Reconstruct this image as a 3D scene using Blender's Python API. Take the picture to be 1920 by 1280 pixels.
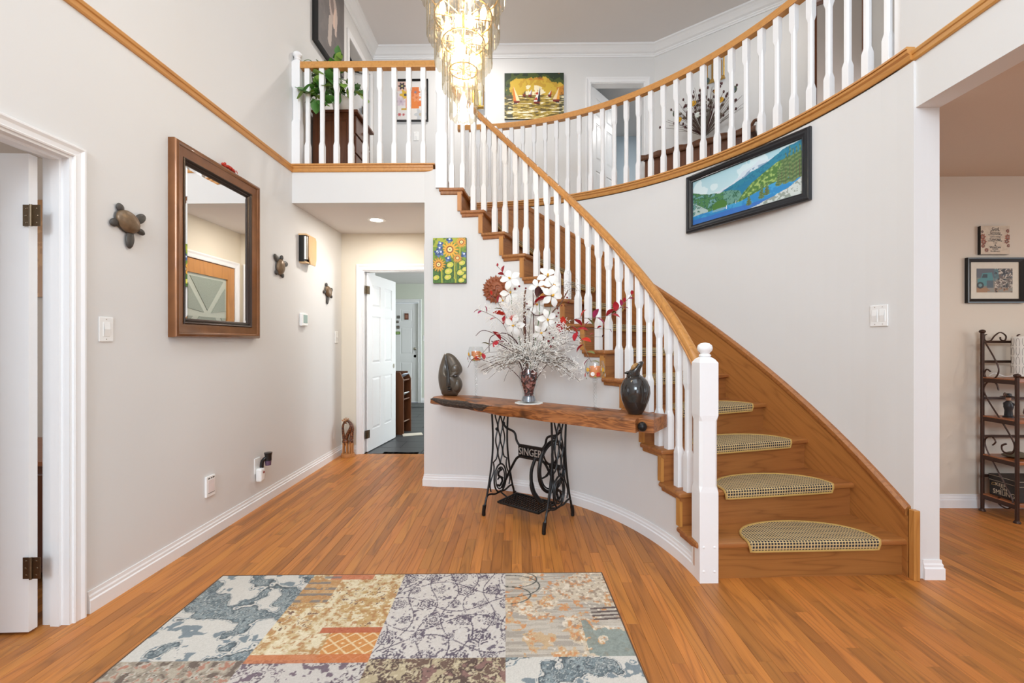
import bpy, bmesh, math, random
import numpy as np
from mathutils import Vector, Matrix
R = math.radians
random.seed(7)
sc = bpy.context.scene
for o in list(bpy.data.objects): bpy.data.objects.remove(o)
C = sc.collection
# ------------------------------------------------------------------ camera
cam = bpy.data.cameras.new('camera'); camo = bpy.data.objects.new('camera', cam); C.objects.link(camo)
cam.sensor_width = 36; cam.lens = 36*820/1920; cam.shift_y = 2/1920; cam.clip_start = .02
camo.location = (0, 0, 1.24); camo.rotation_euler = (R(90), 0, R(.8)); sc.camera = camo
# ------------------------------------------------------------------ world, daylight, exposure
w = bpy.data.worlds.new('sky'); sc.world = w; w.use_nodes = True
bg = w.node_tree.nodes['Background']; bg.inputs[0].default_value = (.80, .88, 1, 1); bg.inputs[1].default_value = 1.0
def area(name, loc, rot, sx, sy, power, color=(1, 1, 1), spread=180):
    l = bpy.data.lights.new(name, 'AREA'); l.shape = 'RECTANGLE'; l.size = sx; l.size_y = sy; l.energy = power; l.color = color; l.spread = R(spread)
    o = bpy.data.objects.new(name, l); C.objects.link(o); o.location = loc; o.rotation_euler = rot; return o
DAY = (.76, .885, 1)
area('window_daylight', (-.75, -4.75, 3.6), (R(82), 0, R(-9)), 2.1, 1.9, 340, DAY)           # tall window over the front door
area('window_daylight', (.9, -4.75, 1.25), (R(90), 0, 0), 1.5, 1.9, 40, DAY)             # glazed sidelight beside it
area('overhead_fill', (.05, .6, 5.16), (0, 0, 0), 2.4, 2.8, 72, DAY)                # added fill lamp for soft overhead light, out of view
area('window_daylight', (6.3, .6, 1.5), (0, R(90), 0), 1.7, 2.0, 55, DAY)                # room on the right
area('window_daylight', (-4.9, 1.2, 1.5), (0, R(-90), 0), 1.5, 1.6, 40, DAY)             # room on the left
area('window_daylight', (1.15, 7.3, 1.5), (0, R(90), 0), 1.4, 1.5, 120, (.88, .95, 1))       # back entry
sc.view_settings.view_transform = 'Standard'; sc.view_settings.look = 'None'
sc.view_settings.exposure = -.30; sc.view_settings.gamma = 1
sc.view_settings.use_curve_mapping = False
try:
    sc.cycles.caustics_reflective = False; sc.cycles.caustics_refractive = False
    sc.cycles.sample_clamp_indirect = 4; sc.cycles.max_bounces = 10; sc.cycles.diffuse_bounces = 5; sc.cycles.transparent_max_bounces = 24
except Exception: pass
# ------------------------------------------------------------------ node materials
def lin(c):
    c = np.asarray(c, float)/255; return tuple(np.where(c <= .04045, c/12.92, ((c+.055)/1.055)**2.4))
def rgb(*c): return lin(c) + (1,)
class NT:
    def __init__(s, name):
        s.m = bpy.data.materials.new(name); s.m.use_nodes = True; s.t = s.m.node_tree
        s.b = s.t.nodes['Principled BSDF']; s.out = s.t.nodes['Material Output']
    def n(s, typ, props=None, **ins):
        k = s.t.nodes.new('ShaderNode'+typ)
        for a, v in (props or {}).items(): setattr(k, a, v)
        for a, v in ins.items():
            a = int(a[1:]) if a[0] == '_' and a[1:].isdigit() else a.replace('_', ' ')
            s.set(k, a, v)
        return k
    def set(s, k, a, v):
        if isinstance(v, bpy.types.NodeSocket): s.t.links.new(v, k.inputs[a])
        elif isinstance(v, bpy.types.Node): s.t.links.new(v.outputs[0], k.inputs[a])
        else: k.inputs[a].default_value = v
    def math(s, op, a, b=0.0, c=None):
        k = s.n('Math', {'operation': op}, _0=a, _1=b)
        if c is not None: s.set(k, 2, c)
        return k.outputs[0]
    def mix(s, f, a, b, mode='MIX'):
        k = s.t.nodes.new('ShaderNodeMix'); k.data_type = 'RGBA'; k.blend_type = mode
        for i, v in ((0, f), (6, a), (7, b)):
            if isinstance(v, (bpy.types.NodeSocket, bpy.types.Node)): s.t.links.new(v if isinstance(v, bpy.types.NodeSocket) else v.outputs[0], k.inputs[i])
            else: k.inputs[i].default_value = v
        return k.outputs[2]
    def ramp(s, f, stops):
        k = s.t.nodes.new('ShaderNodeValToRGB'); s.t.links.new(f, k.inputs[0]); e = k.color_ramp.elements
        while len(e) < len(stops): e.new(.5)
        for x, (p, c) in zip(e, stops): x.position = p; x.color = c if len(c) == 4 else tuple(c)+(1,)
        return k.outputs[0]
    def coords(s, scale=(1, 1, 1), out='Object', rand=False):
        tc = s.n('TexCoord').outputs[out]
        mp = s.n('Mapping', None, Vector=tc); mp.inputs['Scale'].default_value = scale
        if rand:
            oi = s.n('ObjectInfo').outputs['Random']; ge = s.n('NewGeometry').outputs['Random Per Island']
            q = s.math('ADD', s.math('MULTIPLY', oi, 37.0), s.math('MULTIPLY', ge, 53.0))
            cb = s.n('CombineXYZ', None, X=q, Y=s.math('MULTIPLY', q, 1.7), Z=q)
            return s.n('VectorMath', {'operation': 'ADD'}, _0=mp, _1=cb).outputs[0]
        return mp.outputs[0]
    def noise(s, vec, scale, detail=3, rough=.5, dist=0):
        return s.n('TexNoise', None, Vector=vec, Scale=scale, Detail=detail, Roughness=rough, Distortion=dist).outputs[0]
    def bump(s, h, strength=.2, dist=.01):
        k = s.n('Bump', None, Strength=strength, Distance=dist, Height=h); s.set(s.b, 'Normal', k)
    def fin(s, **kw):
        for a, v in kw.items(): s.set(s.b, a.replace('_', ' '), v)
        return s.m
def plain(name, c, rough=.5, metal=0, var=.06, scale=30, bump=0, **kw):
    """one colour with a faint procedural mottling"""
    s = NT(name); v = s.noise(s.coords(), scale)
    c = tuple(c[:3]) + (1,)
    d = tuple(max(0, x*(1-var)) for x in c[:3]) + (1,); e = tuple(min(1, x*(1+var)) for x in c[:3]) + (1,)
    if bump: s.bump(v, bump, .002)
    return s.fin(Base_Color=s.mix(v, d, e), Roughness=rough, Metallic=metal, **kw)
def wood(name, light, dark, axis=1, size=1.0, rough=.38, vary=.25, rand=True, contrast=1.0, coat=.15, polar=None):
    """cathedral oak figure: contour lines of a stretched noise plus fine pores"""
    s = NT(name); k = [9*size]*3; k[axis] = .75*size
    f = [260*size]*3; f[axis] = 5*size
    v = s.coords(tuple(k), rand=rand); p = s.coords(tuple(f), rand=rand)
    if polar:      # grain follows a board bent round the stairwell at the stair pitch
        rad, pit = polar; sp = s.n('SeparateXYZ', None, Vector=s.n('TexCoord').outputs['Object'])
        L = s.math('MULTIPLY', s.math('ARCTAN2', sp.outputs[1], sp.outputs[0]), rad); ca, sa = math.cos(pit), math.sin(pit)
        al = s.math('ADD', s.math('MULTIPLY', L, ca), s.math('MULTIPLY', sp.outputs[2], sa)); ac = s.math('SUBTRACT', s.math('MULTIPLY', sp.outputs[2], ca), s.math('MULTIPLY', L, sa))
        v = s.n('CombineXYZ', None, X=s.math('MULTIPLY', ac, 9*size), Y=s.math('MULTIPLY', al, .75*size)).outputs[0]; p = s.n('CombineXYZ', None, X=s.math('MULTIPLY', ac, 240.0), Y=s.math('MULTIPLY', al, 5.0)).outputs[0]
    n = s.noise(v, 1.0, 2.0, .45)
    band = s.math('FRACT', s.math('MULTIPLY', n, 9.0))
    line = s.math('POWER', s.math('ABSOLUTE', s.math('SUBTRACT', s.math('MULTIPLY', band, 2.0), 1.0)), 3.5)
    pore = s.noise(p, 1.0, 3, .6)
    fac = s.math('ADD', s.math('MULTIPLY', line, .42*contrast), s.math('MULTIPLY', s.math('SUBTRACT', pore, .38), .7*contrast))
    col = s.mix(s.n('Clamp', None, Value=fac).outputs[0], light+(1,) if len(light) == 3 else light, dark+(1,) if len(dark) == 3 else dark)
    if vary:
        oi = s.n('ObjectInfo').outputs['Random']; ge = s.n('NewGeometry').outputs['Random Per Island']
        r = s.math('FRACT', s.math('ADD', s.math('MULTIPLY', oi, 7.31), s.math('MULTIPLY', ge, 3.77)))
        hs = s.n('HueSaturation', None, Hue=s.math('ADD', .497, s.math('MULTIPLY', s.math('FRACT', s.math('MULTIPLY', r, 5.3)), .007)), Saturation=1.0,
                 Value=s.math('ADD', 1-vary*.55, s.math('MULTIPLY', r, vary)), Color=col)
        col = hs.outputs[0]
    s.bump(pore, .05, .001)
    return s.fin(Base_Color=col, Roughness=rough, Coat_Weight=coat, Coat_Roughness=.25)
def vcol(name, rough=.6, bump=0, coat=0):
    s = NT(name); a = s.n('Attribute', {'attribute_name': 'Col'})
    if bump: s.bump(s.noise(s.coords(), 220, 3), bump, .002)
    return s.fin(Base_Color=a.outputs['Color'], Roughness=rough, Coat_Weight=coat)
def thin_glass(name, tint=(1, 1, 1, 1), gloss=.12, rough=.02):
    s = NT(name); s.t.nodes.remove(s.b)
    tr = s.n('BsdfTransparent', None, Color=tint); gl = s.n('BsdfGlossy', None, Roughness=rough)
    lw = s.n('LayerWeight', None, Blend=.5); f = s.math('ADD', s.math('MULTIPLY', s.math('POWER', lw.outputs['Facing'], 4.0), .55), gloss)
    mx = s.n('MixShader', None, _0=f, _1=tr, _2=gl); s.t.links.new(mx.outputs[0], s.out.inputs[0]); return s.m
def glow(name, c, strength):
    s = NT(name); return s.fin(Base_Color=c, Emission_Color=c, Emission_Strength=strength)
P = {}
P['wall'] = plain('wall_paint', rgb(224, 223, 221), .75, var=.012, scale=3)
P['cream'] = plain('cream_tone', rgb(226, 217, 200), .75, var=.012, scale=3)  # on the hallway walls this colour carries the warm lamp light
P['ceil'] = plain('ceiling_paint', rgb(226, 222, 220), .85, var=.012, scale=4)
P['beigeceil'] = plain('textured_ceiling', rgb(214, 198, 182), .9, var=.03, scale=160, bump=.2)
P['taupe'] = plain('taupe_wall', rgb(214, 202, 186), .8, var=.012, scale=3)
P['white'] = plain('white_gloss_paint', rgb(240, 240, 240), .32, var=.01, scale=20)
P['plastic'] = plain('white_plastic', rgb(243, 243, 241), .35, var=.01)
P['bluewall'] = plain('pale_blue_paint', rgb(178, 190, 198), .8, var=.02, scale=3)
P['sagewall'] = plain('pale_sage_paint', rgb(216, 220, 206), .8, var=.02, scale=3)
P['oak'] = wood('oak_rail', lin((206, 148, 80)), lin((160, 100, 46)), 1, 1.0, .36, .04, contrast=.7)
P['oakx'] = wood('oak_along', lin((168, 108, 56)), lin((110, 62, 29)), 0, 1.0, .42, .10)
P['oakz'] = wood('oak_upright', lin((196, 136, 70)), lin((146, 90, 40)), 2, 1.0, .36, .06)
P['skirt'] = wood('oak_skirt', lin((174, 113, 56)), lin((118, 68, 30)), 0, .9, .42, 0, polar=(2.67, math.atan(.715)))
P['floor'] = wood('oak_floor', lin((190, 120, 54)), lin((108, 58, 22)), 1, 1.0, .45, .46, coat=.08)
P['gap'] = plain('floor_gap', rgb(70, 40, 20), .9)
P['darkwood'] = wood('dark_wood', lin((104, 62, 36)), lin((48, 27, 16)), 2, 1.2, .35, .1)
P['redwood'] = wood('red_brown_wood', lin((108, 62, 36)), lin((58, 32, 20)), 2, 1.2, .3, .1)
P['walnutx'] = wood('walnut_along', lin((168, 100, 58)), lin((96, 52, 28)), 0, 1.2, .35, .05)
P['iron'] = plain('black_cast_iron', rgb(26, 24, 24), .38, .4, var=.2, scale=90, bump=.15)
P['bronze'] = plain('brown_wrought_iron', rgb(66, 44, 34), .42, .5, var=.15, scale=60)
P['brass'] = plain('brass', rgb(214, 168, 84), .22, 1, var=.05)
P['gold'] = plain('polished_gold', rgb(240, 200, 110), .15, 1, var=.04)
P['nickel'] = plain('satin_nickel', rgb(186, 178, 164), .3, 1, var=.05)
P['hinge'] = plain('antique_brass', rgb(120, 104, 84), .35, 1, var=.2, scale=70)
P['black'] = plain('black_lacquer', rgb(20, 20, 21), .3, var=.1)
P['mirror'] = plain('mirror_silver', (.93, .93, .93), .005, 1, var=0)
P['glass'] = thin_glass('clear_glass', (.97, .98, .98, 1), .05)
P['crystal'] = thin_glass('crystal_glass', (.97, .945, .89, 1), .14, .04)
# ------------------------------------------------------------------ mesh helpers
class MB:
    def __init__(s): s.v = []; s.f = []
    def add(s, vs, fs):
        b = len(s.v); s.v += [tuple(p) for p in vs]; s.f += [tuple(i+b for i in f) for f in fs]; return s
    def box(s, x0, x1, y0, y1, z0, z1):
        return s.add([(x0,y0,z0),(x1,y0,z0),(x1,y1,z0),(x0,y1,z0),(x0,y0,z1),(x1,y0,z1),(x1,y1,z1),(x0,y1,z1)],
                     [(0,3,2,1),(4,5,6,7),(0,1,5,4),(1,2,6,5),(2,3,7,6),(3,0,4,7)])
    def obox(s, c, size, rz=0, rx=0, ry=0):
        m = Matrix.Translation(c) @ Matrix.Rotation(rz,4,'Z') @ Matrix.Rotation(ry,4,'Y') @ Matrix.Rotation(rx,4,'X')
        a, b, d = (q/2 for q in size); t = MB().box(-a,a,-b,b,-d,d)
        return s.add([m @ Vector(p) for p in t.v], t.f)
    def xf(s, m): s.v = [tuple(m @ Vector(p)) for p in s.v]; return s
    def prism(s, poly, z0, z1):
        n = len(poly); return s.add([(x,y,z0) for x,y in poly]+[(x,y,z1) for x,y in poly],
            [tuple(range(n-1,-1,-1)), tuple(range(n,2*n))]+[(i,(i+1)%n,n+(i+1)%n,n+i) for i in range(n)])
    def rings(s, rs, closed=False, cap=True, loop=True):
        n = len(rs[0]); fs = []; m = len(rs)
        for i in range(m if closed else m-1):
            for j in range(n if loop else n-1):
                a, b = i*n, ((i+1)%m)*n; fs.append((a+j, a+(j+1)%n, b+(j+1)%n, b+j))
        if cap and not closed and loop: fs += [tuple(range(n-1,-1,-1)), tuple(range((m-1)*n, m*n))]
        return s.add([p for r in rs for p in r], fs)
    def tube(s, path, r, n=8, closed=False, flat=None):
        pts = [Vector(p) for p in path]; m = len(pts); rs = []; up = None
        for i, p in enumerate(pts):
            t = (pts[(i+1)%m]-pts[i-1]) if closed else (pts[min(i+1,m-1)]-pts[max(i-1,0)])
            if t.length < 1e-9: t = Vector((0,0,1))
            t.normalize()
            if up is None: up = Vector((0,0,1)) if abs(t.z) < .9 else Vector((1,0,0))
            a = t.cross(up)
            if a.length < 1e-5: a = t.cross(Vector((0,1,0)))
            a.normalize(); b = a.cross(t).normalized(); up = b
            rr = r[i] if isinstance(r, (list, tuple)) else r
            q = rr if flat is None else flat
            rs.append([p + a*math.cos(2*math.pi*k/n)*rr + b*math.sin(2*math.pi*k/n)*q for k in range(n)])
        return s.rings(rs, closed)
    def lathe(s, prof, n=24, c=(0,0,0), cap=True, sx=1, sy=1):
        return s.rings([[(c[0]+sx*r*math.cos(2*math.pi*k/n), c[1]+sy*r*math.sin(2*math.pi*k/n), c[2]+z) for k in range(n)] for r, z in prof], cap=cap)
    def ball(s, c, r, n=12, m=8, rot=None):
        r = (r,)*3 if not isinstance(r, (tuple, list)) else r; rs = []
        for i in range(m+1):
            a = -math.pi/2 + math.pi*i/m; cr = max(math.cos(a), .02)
            ring = [Vector((r[0]*cr*math.cos(2*math.pi*k/n), r[1]*cr*math.sin(2*math.pi*k/n), r[2]*math.sin(a))) for k in range(n)]
            if rot: ring = [rot @ p for p in ring]
            rs.append([p+Vector(c) for p in ring])
        return s.rings(rs)
    def sweep(s, path, prof, closed=False, side=1):
        """prof (out, up) along a horizontal-ish path; out is to the left of travel times side; mitred"""
        pts = [Vector(p) for p in path]; m = len(pts); rs = []
        for i, p in enumerate(pts):
            d0 = (p-pts[i-1]) if (i > 0 or closed) else (pts[i+1]-p)
            d1 = (pts[(i+1)%m]-p) if (i < m-1 or closed) else d0
            d0 = Vector((d0.x,d0.y,0)).normalized(); d1 = Vector((d1.x,d1.y,0)).normalized()
            n0 = Vector((-d0.y,d0.x,0)); n1 = Vector((-d1.y,d1.x,0)); nn = (n0+n1); nn.normalize()
            k = 1/max(.3, nn.dot(n0)); nn *= k*side
            rs.append([p+nn*o+Vector((0,0,u)) for o, u in prof])
        return s.rings(rs, closed)
    def build(s, name, mat, parent=None, smooth=False, loc=None, rot=None, bevel=0, recalc=True):
        me = bpy.data.meshes.new(name); me.from_pydata([tuple(p) for p in s.v], [], s.f)
        if recalc:
            bm = bmesh.new(); bm.from_mesh(me); bmesh.ops.recalc_face_normals(bm, faces=bm.faces); bm.to_mesh(me); bm.free()
        if smooth:
            me.polygons.foreach_set('use_smooth', [True]*len(me.polygons))
            try: me.set_sharp_from_angle(angle=R(38))
            except Exception: pass
        me.materials.append(P[mat] if isinstance(mat, str) else mat)
        return put(name, me, parent, loc, rot, bevel)
def put(name, me, parent=None, loc=None, rot=None, bevel=0):
    o = bpy.data.objects.new(name, me); C.objects.link(o)
    if parent: o.parent = parent
    if loc is not None: o.location = loc
    if rot is not None: o.rotation_euler = rot
    if bevel:
        b = o.modifiers.new('bevel', 'BEVEL'); b.width = bevel; b.segments = 2; b.limit_method = 'ANGLE'
    return o
def tag(o, label, cat, group=None, kind=None):
    o['label'] = label
    if cat: o['category'] = cat
    if group: o['group'] = group
    if kind: o['kind'] = kind
    return o
def thing(name, label, cat, loc=(0,0,0), rz=0, group=None, rot=None):
    o = bpy.data.objects.new(name, None); C.objects.link(o); o.location = loc; o.rotation_euler = rot if rot else (0,0,rz); o.empty_display_size = .1
    return tag(o, label, cat, group)
def struct(name, mb, mat, label=None, **kw):
    o = mb.build(name, mat, **kw); o['kind'] = 'structure'
    if label: o['label'] = label
    return o
def sroot(name, label=None, loc=(0,0,0), rz=0):
    o = bpy.data.objects.new(name, None); C.objects.link(o); o.location = loc; o.rotation_euler = (0,0,rz); o['kind'] = 'structure'
    if label: o['label'] = label
    return o
def copy_tree(o, parent=None):
    c = o.copy(); C.objects.link(c); c.parent = parent
    for ch in list(o.children): copy_tree(ch, c)
    return c
def text(name, body, size, mat, parent, loc, rot, depth=.0006, align='CENTER', sx=1.0):
    cu = bpy.data.curves.new(name, 'FONT'); cu.body = body; cu.size = size; cu.extrude = depth; cu.align_x = align; cu.align_y = 'CENTER'; cu.resolution_u = 3
    tmp = bpy.data.objects.new(name, cu); me = bpy.data.meshes.new_from_object(tmp); bpy.data.objects.remove(tmp); bpy.data.curves.remove(cu)
    me.materials.clear(); me.materials.append(P[mat] if isinstance(mat, str) else mat)
    o = put(name, me, parent, loc, rot); o.scale = (sx, 1, 1); return o
def spl(pts, n=8):
    """Catmull-Rom through the points"""
    p = [Vector(q) if len(q) == 3 else Vector((q[0], q[1], 0)) for q in pts]; out = []
    for i in range(len(p)-1):
        a, b, c, d = p[max(i-1,0)], p[i], p[i+1], p[min(i+2,len(p)-1)]
        for k in range(n):
            t = k/n; out.append(.5*((2*b)+(c-a)*t+(2*a-5*b+4*c-d)*t*t+(3*b-a-3*c+d)*t**3))
    return out+[p[-1]]
# ------------------------------------------------------------------ painting (flat print as vertex colours)
class Art:
    def __init__(s, nx, ny, base, seed=1, asp=1.0):
        s.nx, s.ny, s.asp = nx, ny, asp; s.rs = np.random.RandomState(seed)
        u, v = np.meshgrid(np.linspace(0,1,nx), np.linspace(0,1,ny)); s.U, s.V = u, v
        s.I = np.ones((ny,nx,3))*np.array(base, float)
    def fbm(s, sx, sy, octv=3, seed=None):
        rs = np.random.RandomState(seed) if seed is not None else s.rs; out = np.zeros_like(s.U); amp = 1; tot = 0
        for o in range(octv):
            gx, gy = int(sx*2**o)+2, int(sy*2**o)+2; g = rs.rand(gy+1, gx+1)
            x = s.U*(gx-1); y = s.V*(gy-1); i = x.astype(int); j = y.astype(int); fx = x-i; fy = y-j; fx = fx*fx*(3-2*fx); fy = fy*fy*(3-2*fy)
            out += amp*((g[j,i]*(1-fx)+g[j,i+1]*fx)*(1-fy)+(g[j+1,i]*(1-fx)+g[j+1,i+1]*fx)*fy); tot += amp; amp *= .5
        return out/tot
    def fill(s, m, c, a=1.0):
        m = np.clip(np.asarray(m, float)*a, 0, 1)[..., None]; s.I = s.I*(1-m)+np.asarray(c, float)*m
    def ell(s, cx, cy, rx, ry, rot=0):
        x = (s.U-cx)*s.asp; y = s.V-cy; c, d = math.cos(rot), math.sin(rot)
        return ((x*c+y*d)/(rx*s.asp))**2+((-x*d+y*c)/ry)**2 < 1
    def poly(s, pts):
        m = np.zeros_like(s.U, bool); n = len(pts)
        for i in range(n):
            x0,y0 = pts[i]; x1,y1 = pts[(i+1)%n]
            if y0 == y1: continue
            m ^= ((s.V >= min(y0,y1)) & (s.V < max(y0,y1)) & (s.U < x0+(s.V-y0)*(x1-x0)/(y1-y0)))
        return m
    def seg(s, p, q, wd):
        ax = (s.U-p[0])*s.asp; ay = s.V-p[1]; dx = (q[0]-p[0])*s.asp; dy = q[1]-p[1]
        t = np.clip((ax*dx+ay*dy)/(dx*dx+dy*dy+1e-12), 0, 1); return np.hypot(ax-t*dx, ay-t*dy) < wd
    def mesh(s, name, w, h, mat, parent, loc=(0,0,0), rot=(0,0,0), warp=None):
        """plane in local XZ, front to -Y, centred"""
        nx, ny = s.nx, s.ny; X = (s.U-.5)*w; Z = (s.V-.5)*h; Y = np.zeros_like(X)
        co = np.stack([X, Y, Z], -1).reshape(-1, 3)
        if warp: co = warp(co)
        idx = np.arange(nx*ny).reshape(ny, nx)
        f = np.stack([idx[:-1,:-1], idx[:-1,1:], idx[1:,1:], idx[1:,:-1]], -1).reshape(-1, 4)
        me = bpy.data.meshes.new(name); me.vertices.add(len(co)); me.vertices.foreach_set('co', co.ravel())
        me.loops.add(f.size); me.loops.foreach_set('vertex_index', f.ravel()); me.polygons.add(len(f))
        me.polygons.foreach_set('loop_start', np.arange(0, f.size, 4)); me.polygons.foreach_set('loop_total', np.full(len(f), 4))
        me.update(calc_edges=True)
        a = me.color_attributes.new('Col', 'FLOAT_COLOR', 'POINT'); c = np.clip(s.I, 0, 255).reshape(-1, 3)/255
        l = np.where(c <= .04045, c/12.92, ((c+.055)/1.055)**2.4); a.data.foreach_set('color', np.c_[l, np.ones(len(l))].astype(np.float32).ravel())
        me.materials.append(mat); return put(name, me, parent, loc, rot)
P['print'] = vcol('painted_print', .55); P['canvas'] = vcol('painted_canvas', .5, .25); P['rugprint'] = vcol('woven_rug', .95, .5)
# ================================================================== the setting
CX, CY, RI, RO = -.61, 2.2, 1.565, 2.69
RISE, TH0, DT = .1976, 3.0, 6.8
FL2 = 14*RISE
def pol(r, deg, z=0): return (CX+r*math.cos(R(deg)), CY+r*math.sin(R(deg)), z)
def grid_wall(mb, axis, p0, p1, a0, a1, z0, z1, holes):
    """a wall of thickness p0..p1 over a0..a1, z0..z1 with rectangular holes (a0,a1,z0,z1)"""
    A = sorted({a0, a1, *[h[0] for h in holes], *[h[1] for h in holes]}); Z = sorted({z0, z1, *[h[2] for h in holes], *[h[3] for h in holes]})
    A = [a for a in A if a0 <= a <= a1]; Z = [z for z in Z if z0 <= z <= z1]
    for i in range(len(A)-1):
        for j in range(len(Z)-1):
            am, zm = (A[i]+A[i+1])/2, (Z[j]+Z[j+1])/2
            if any(h[0] < am < h[1] and h[2] < zm < h[3] for h in holes): continue
            if axis == 'X': mb.box(p0, p1, A[i], A[i+1], Z[j], Z[j+1])
            else: mb.box(A[i], A[i+1], p0, p1, Z[j], Z[j+1])
    return mb
def frame2d(mb, path, prof, mapf, closed=False):
    """mitred moulding in a plane: path (a,b), prof (outward to the left of travel, depth)"""
    m = len(path); rs = []
    for i in range(m):
        p = Vector(path[i]); d0 = (p-Vector(path[i-1])) if (i > 0 or closed) else Vector(path[i+1])-p
        d1 = (Vector(path[(i+1) % m])-p) if (i < m-1 or closed) else d0
        d0.normalize(); d1.normalize(); n0 = Vector((-d0.y, d0.x)); n1 = Vector((-d1.y, d1.x)); nn = (n0+n1).normalized(); nn /= max(.3, nn.dot(n0))
        rs.append([mapf(p.x+nn.x*o, p.y+nn.y*o, d) for o, d in prof])
    return mb.rings(rs, closed)
CAS = [(0,0),(0,.011),(.008,.014),(.012,.011),(.036,.014),(.046,.019),(.052,.022),(.062,.022),(.066,.016),(.066,0)]
BASE = [(0,0),(.016,0),(.016,.058),(.011,.064),(.011,.076),(.007,.084),(.006,.1),(0,.1)]
CROWN = [(0,0),(.115,0),(.112,-.018),(.095,-.026),(.07,-.05),(.045,-.08),(.022,-.092),(.02,-.105),(.012,-.11),(.012,-.13),(0,-.13)]
OTRIM = [(0,0),(.010,0),(.016,.008),(.017,.03),(.024,.034),(.03,.038),(.032,.05),(.028,.055),(0,.055)]
ZT = 2.727
BTRIM = [(0,0),(.008,0),(.013,.008),(.014,.03),(.02,.034),(.022,.048),(.018,.054),(0,.054)]; ZB = 2.722
# ---- floor: oak strips, each its own piece
floor = sroot('floor', 'narrow oak strip floor laid front to back')
MB().box(-2.6, 6.5, -5.0, 4.85, -.05, -.014).build('subfloor', 'gap', floor)
def plank_mesh(L, wd=.0565, t=.014, c=.0009):
    mb = MB(); a = wd/2; h = L/2
    return mb.rings([[(-a,-h,-t),(a,-h,-t),(a,h,-t),(-a,h,-t)], [(-a,-h,-c),(a,-h,-c),(a,h,-c),(-a,h,-c)], [(-a+c,-h+c,0),(a-c,-h+c,0),(a-c,h-c,0),(-a+c,h-c,0)]])
rp = random.Random(3); LEN = [.3, .42, .55, .7, .85, 1.05, 1.3]; pm = {}
cols = []; x = -2.6
while x < 6.4:
    y = -5.0 + rp.random()*-.6
    while y < 4.85:
        L = rp.choice(LEN[1:]) if y < 4.3 else rp.choice(LEN)
        if y+L > 4.85: L = max(.1, round((4.85-y)/.05)*.05)
        cols.append((x+.0285, y+L/2, L)); y += L
    x += .057
def plank_score(p):
    x, y, L = p
    if y < 1.35 or abs(x)/max(y, .1) > 1.22: return 0
    if -1.58 < x < .47 and y < 2.35: return 0
    if -2.6 <= x < -1.98: return 0
    r = math.hypot(x-CX, y-CY)
    if y > 2.45 and x > -.8 and r > 1.55 and x < 3.0: return 0
    if y > 3.8 and x > -.82: return 0
    if x > 2.2 and y > 3.34: return 0
    return L/(y*y)
cols.sort(key=plank_score, reverse=True); rest = MB()
for i, (x, y, L) in enumerate(cols):
    if i < 300 and plank_score((x, y, L)) > 0:
        k = round(L, 2)
        if k not in pm: pm[k] = plank_mesh(k); o = pm[k].build('plank', 'floor', floor, recalc=False, loc=(x, y, 0)); pm[k] = o.data
        else: put('plank', pm[k], floor, (x, y, 0))
    else:
        t = plank_mesh(L); rest.add([(a+x, b+y, c) for a, b, c in t.v], t.f)
o = rest.build('plank_field', 'floor', floor, recalc=False); o['kind'] = 'stuff'
# ---- left wall with the two doorways
mb = grid_wall(MB(), 'X', -2.09, -1.97, -5.0, 6.0, 0, 5.2, [(1.1, 1.905, 0, 2.062), (5.06, 5.78, FL2, 4.79)])
struct('wall_left', mb, 'wall', 'tall off-white left wall')
mb = MB(); frame2d(mb, [(1.905, 0), (1.905, 2.062), (1.1, 2.062), (1.1, 0)][::-1], [(a*.76, b*.8) for a, b in CAS], lambda a, b, d: (-1.97+d, a, b))
casing1 = struct('trim_1', mb, 'white', 'white stepped casing round the doorway on the left')
mb = MB().box(-2.09, -1.97, 1.893, 1.905, 0, 2.062).box(-2.09, -1.97, 1.1, 1.893, 2.05, 2.062).box(-2.045, -2.005, 1.882, 1.893, 0, 2.05)
mb.box(-2.045, -2.005, 1.1, 1.882, 2.039, 2.05)
struct('trim_2', mb, 'white', 'white jamb and stop lining the left doorway')
# ---- stair wall (inner curve), hallway walls, curved outer wall
path = [(-.812, 3.785), (-.74, 3.772), (-.66, 3.7645)]; mb = MB()
def strip(mb, p, q, n0, n1, z0, z1):
    mb.add([(*p, z0), (*q, z0), (*n1, z0), (*n0, z0), (*p, z1), (*q, z1), (*n1, z1), (*n0, z1)], [(0,1,2,3),(4,7,6,5),(0,4,5,1),(1,5,6,2),(2,6,7,3),(3,7,4,0)])
strip(mb, path[0], path[1], (-.812, 3.87), (-.74, 3.87), 0, FL2-.03); strip(mb, path[1], pol(RI, 92.4)[:2], (-.74, 3.87), pol(RI+.1, 92.4)[:2], 0, FL2-.03)
for k in range(1, 14):
    a0 = TH0+DT*(k-1)+1.03; a1 = a0+DT
    for j in range(4):
        b0, b1 = a0+(a1-a0)*j/4, a0+(a1-a0)*(j+1)/4
        strip(mb, pol(RI, b0)[:2], pol(RI, b1)[:2], pol(RI+.1, b0)[:2], pol(RI+.1, b1)[:2], 0, k*RISE-.03)
struct('wall_stair', mb, 'wall', 'curved off-white wall under the open side of the stairs', smooth=True)
mb = MB()
for i in range(46):
    b0, b1 = 2.7+i*2, 2.7+i*2+2; strip(mb, pol(RO, b0)[:2], pol(RO, b1)[:2], pol(RO+.11, b0)[:2], pol(RO+.11, b1)[:2], 0, 2.72)
struct('wall_curved', mb, 'wall', 'curved off-white outer wall of the stairwell', smooth=True)
mb = grid_wall(MB(), 'X', -.812, -.70, 3.84, 4.97, 0, 2.455, [(3.93, 4.74, 0, 2.05)])
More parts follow.
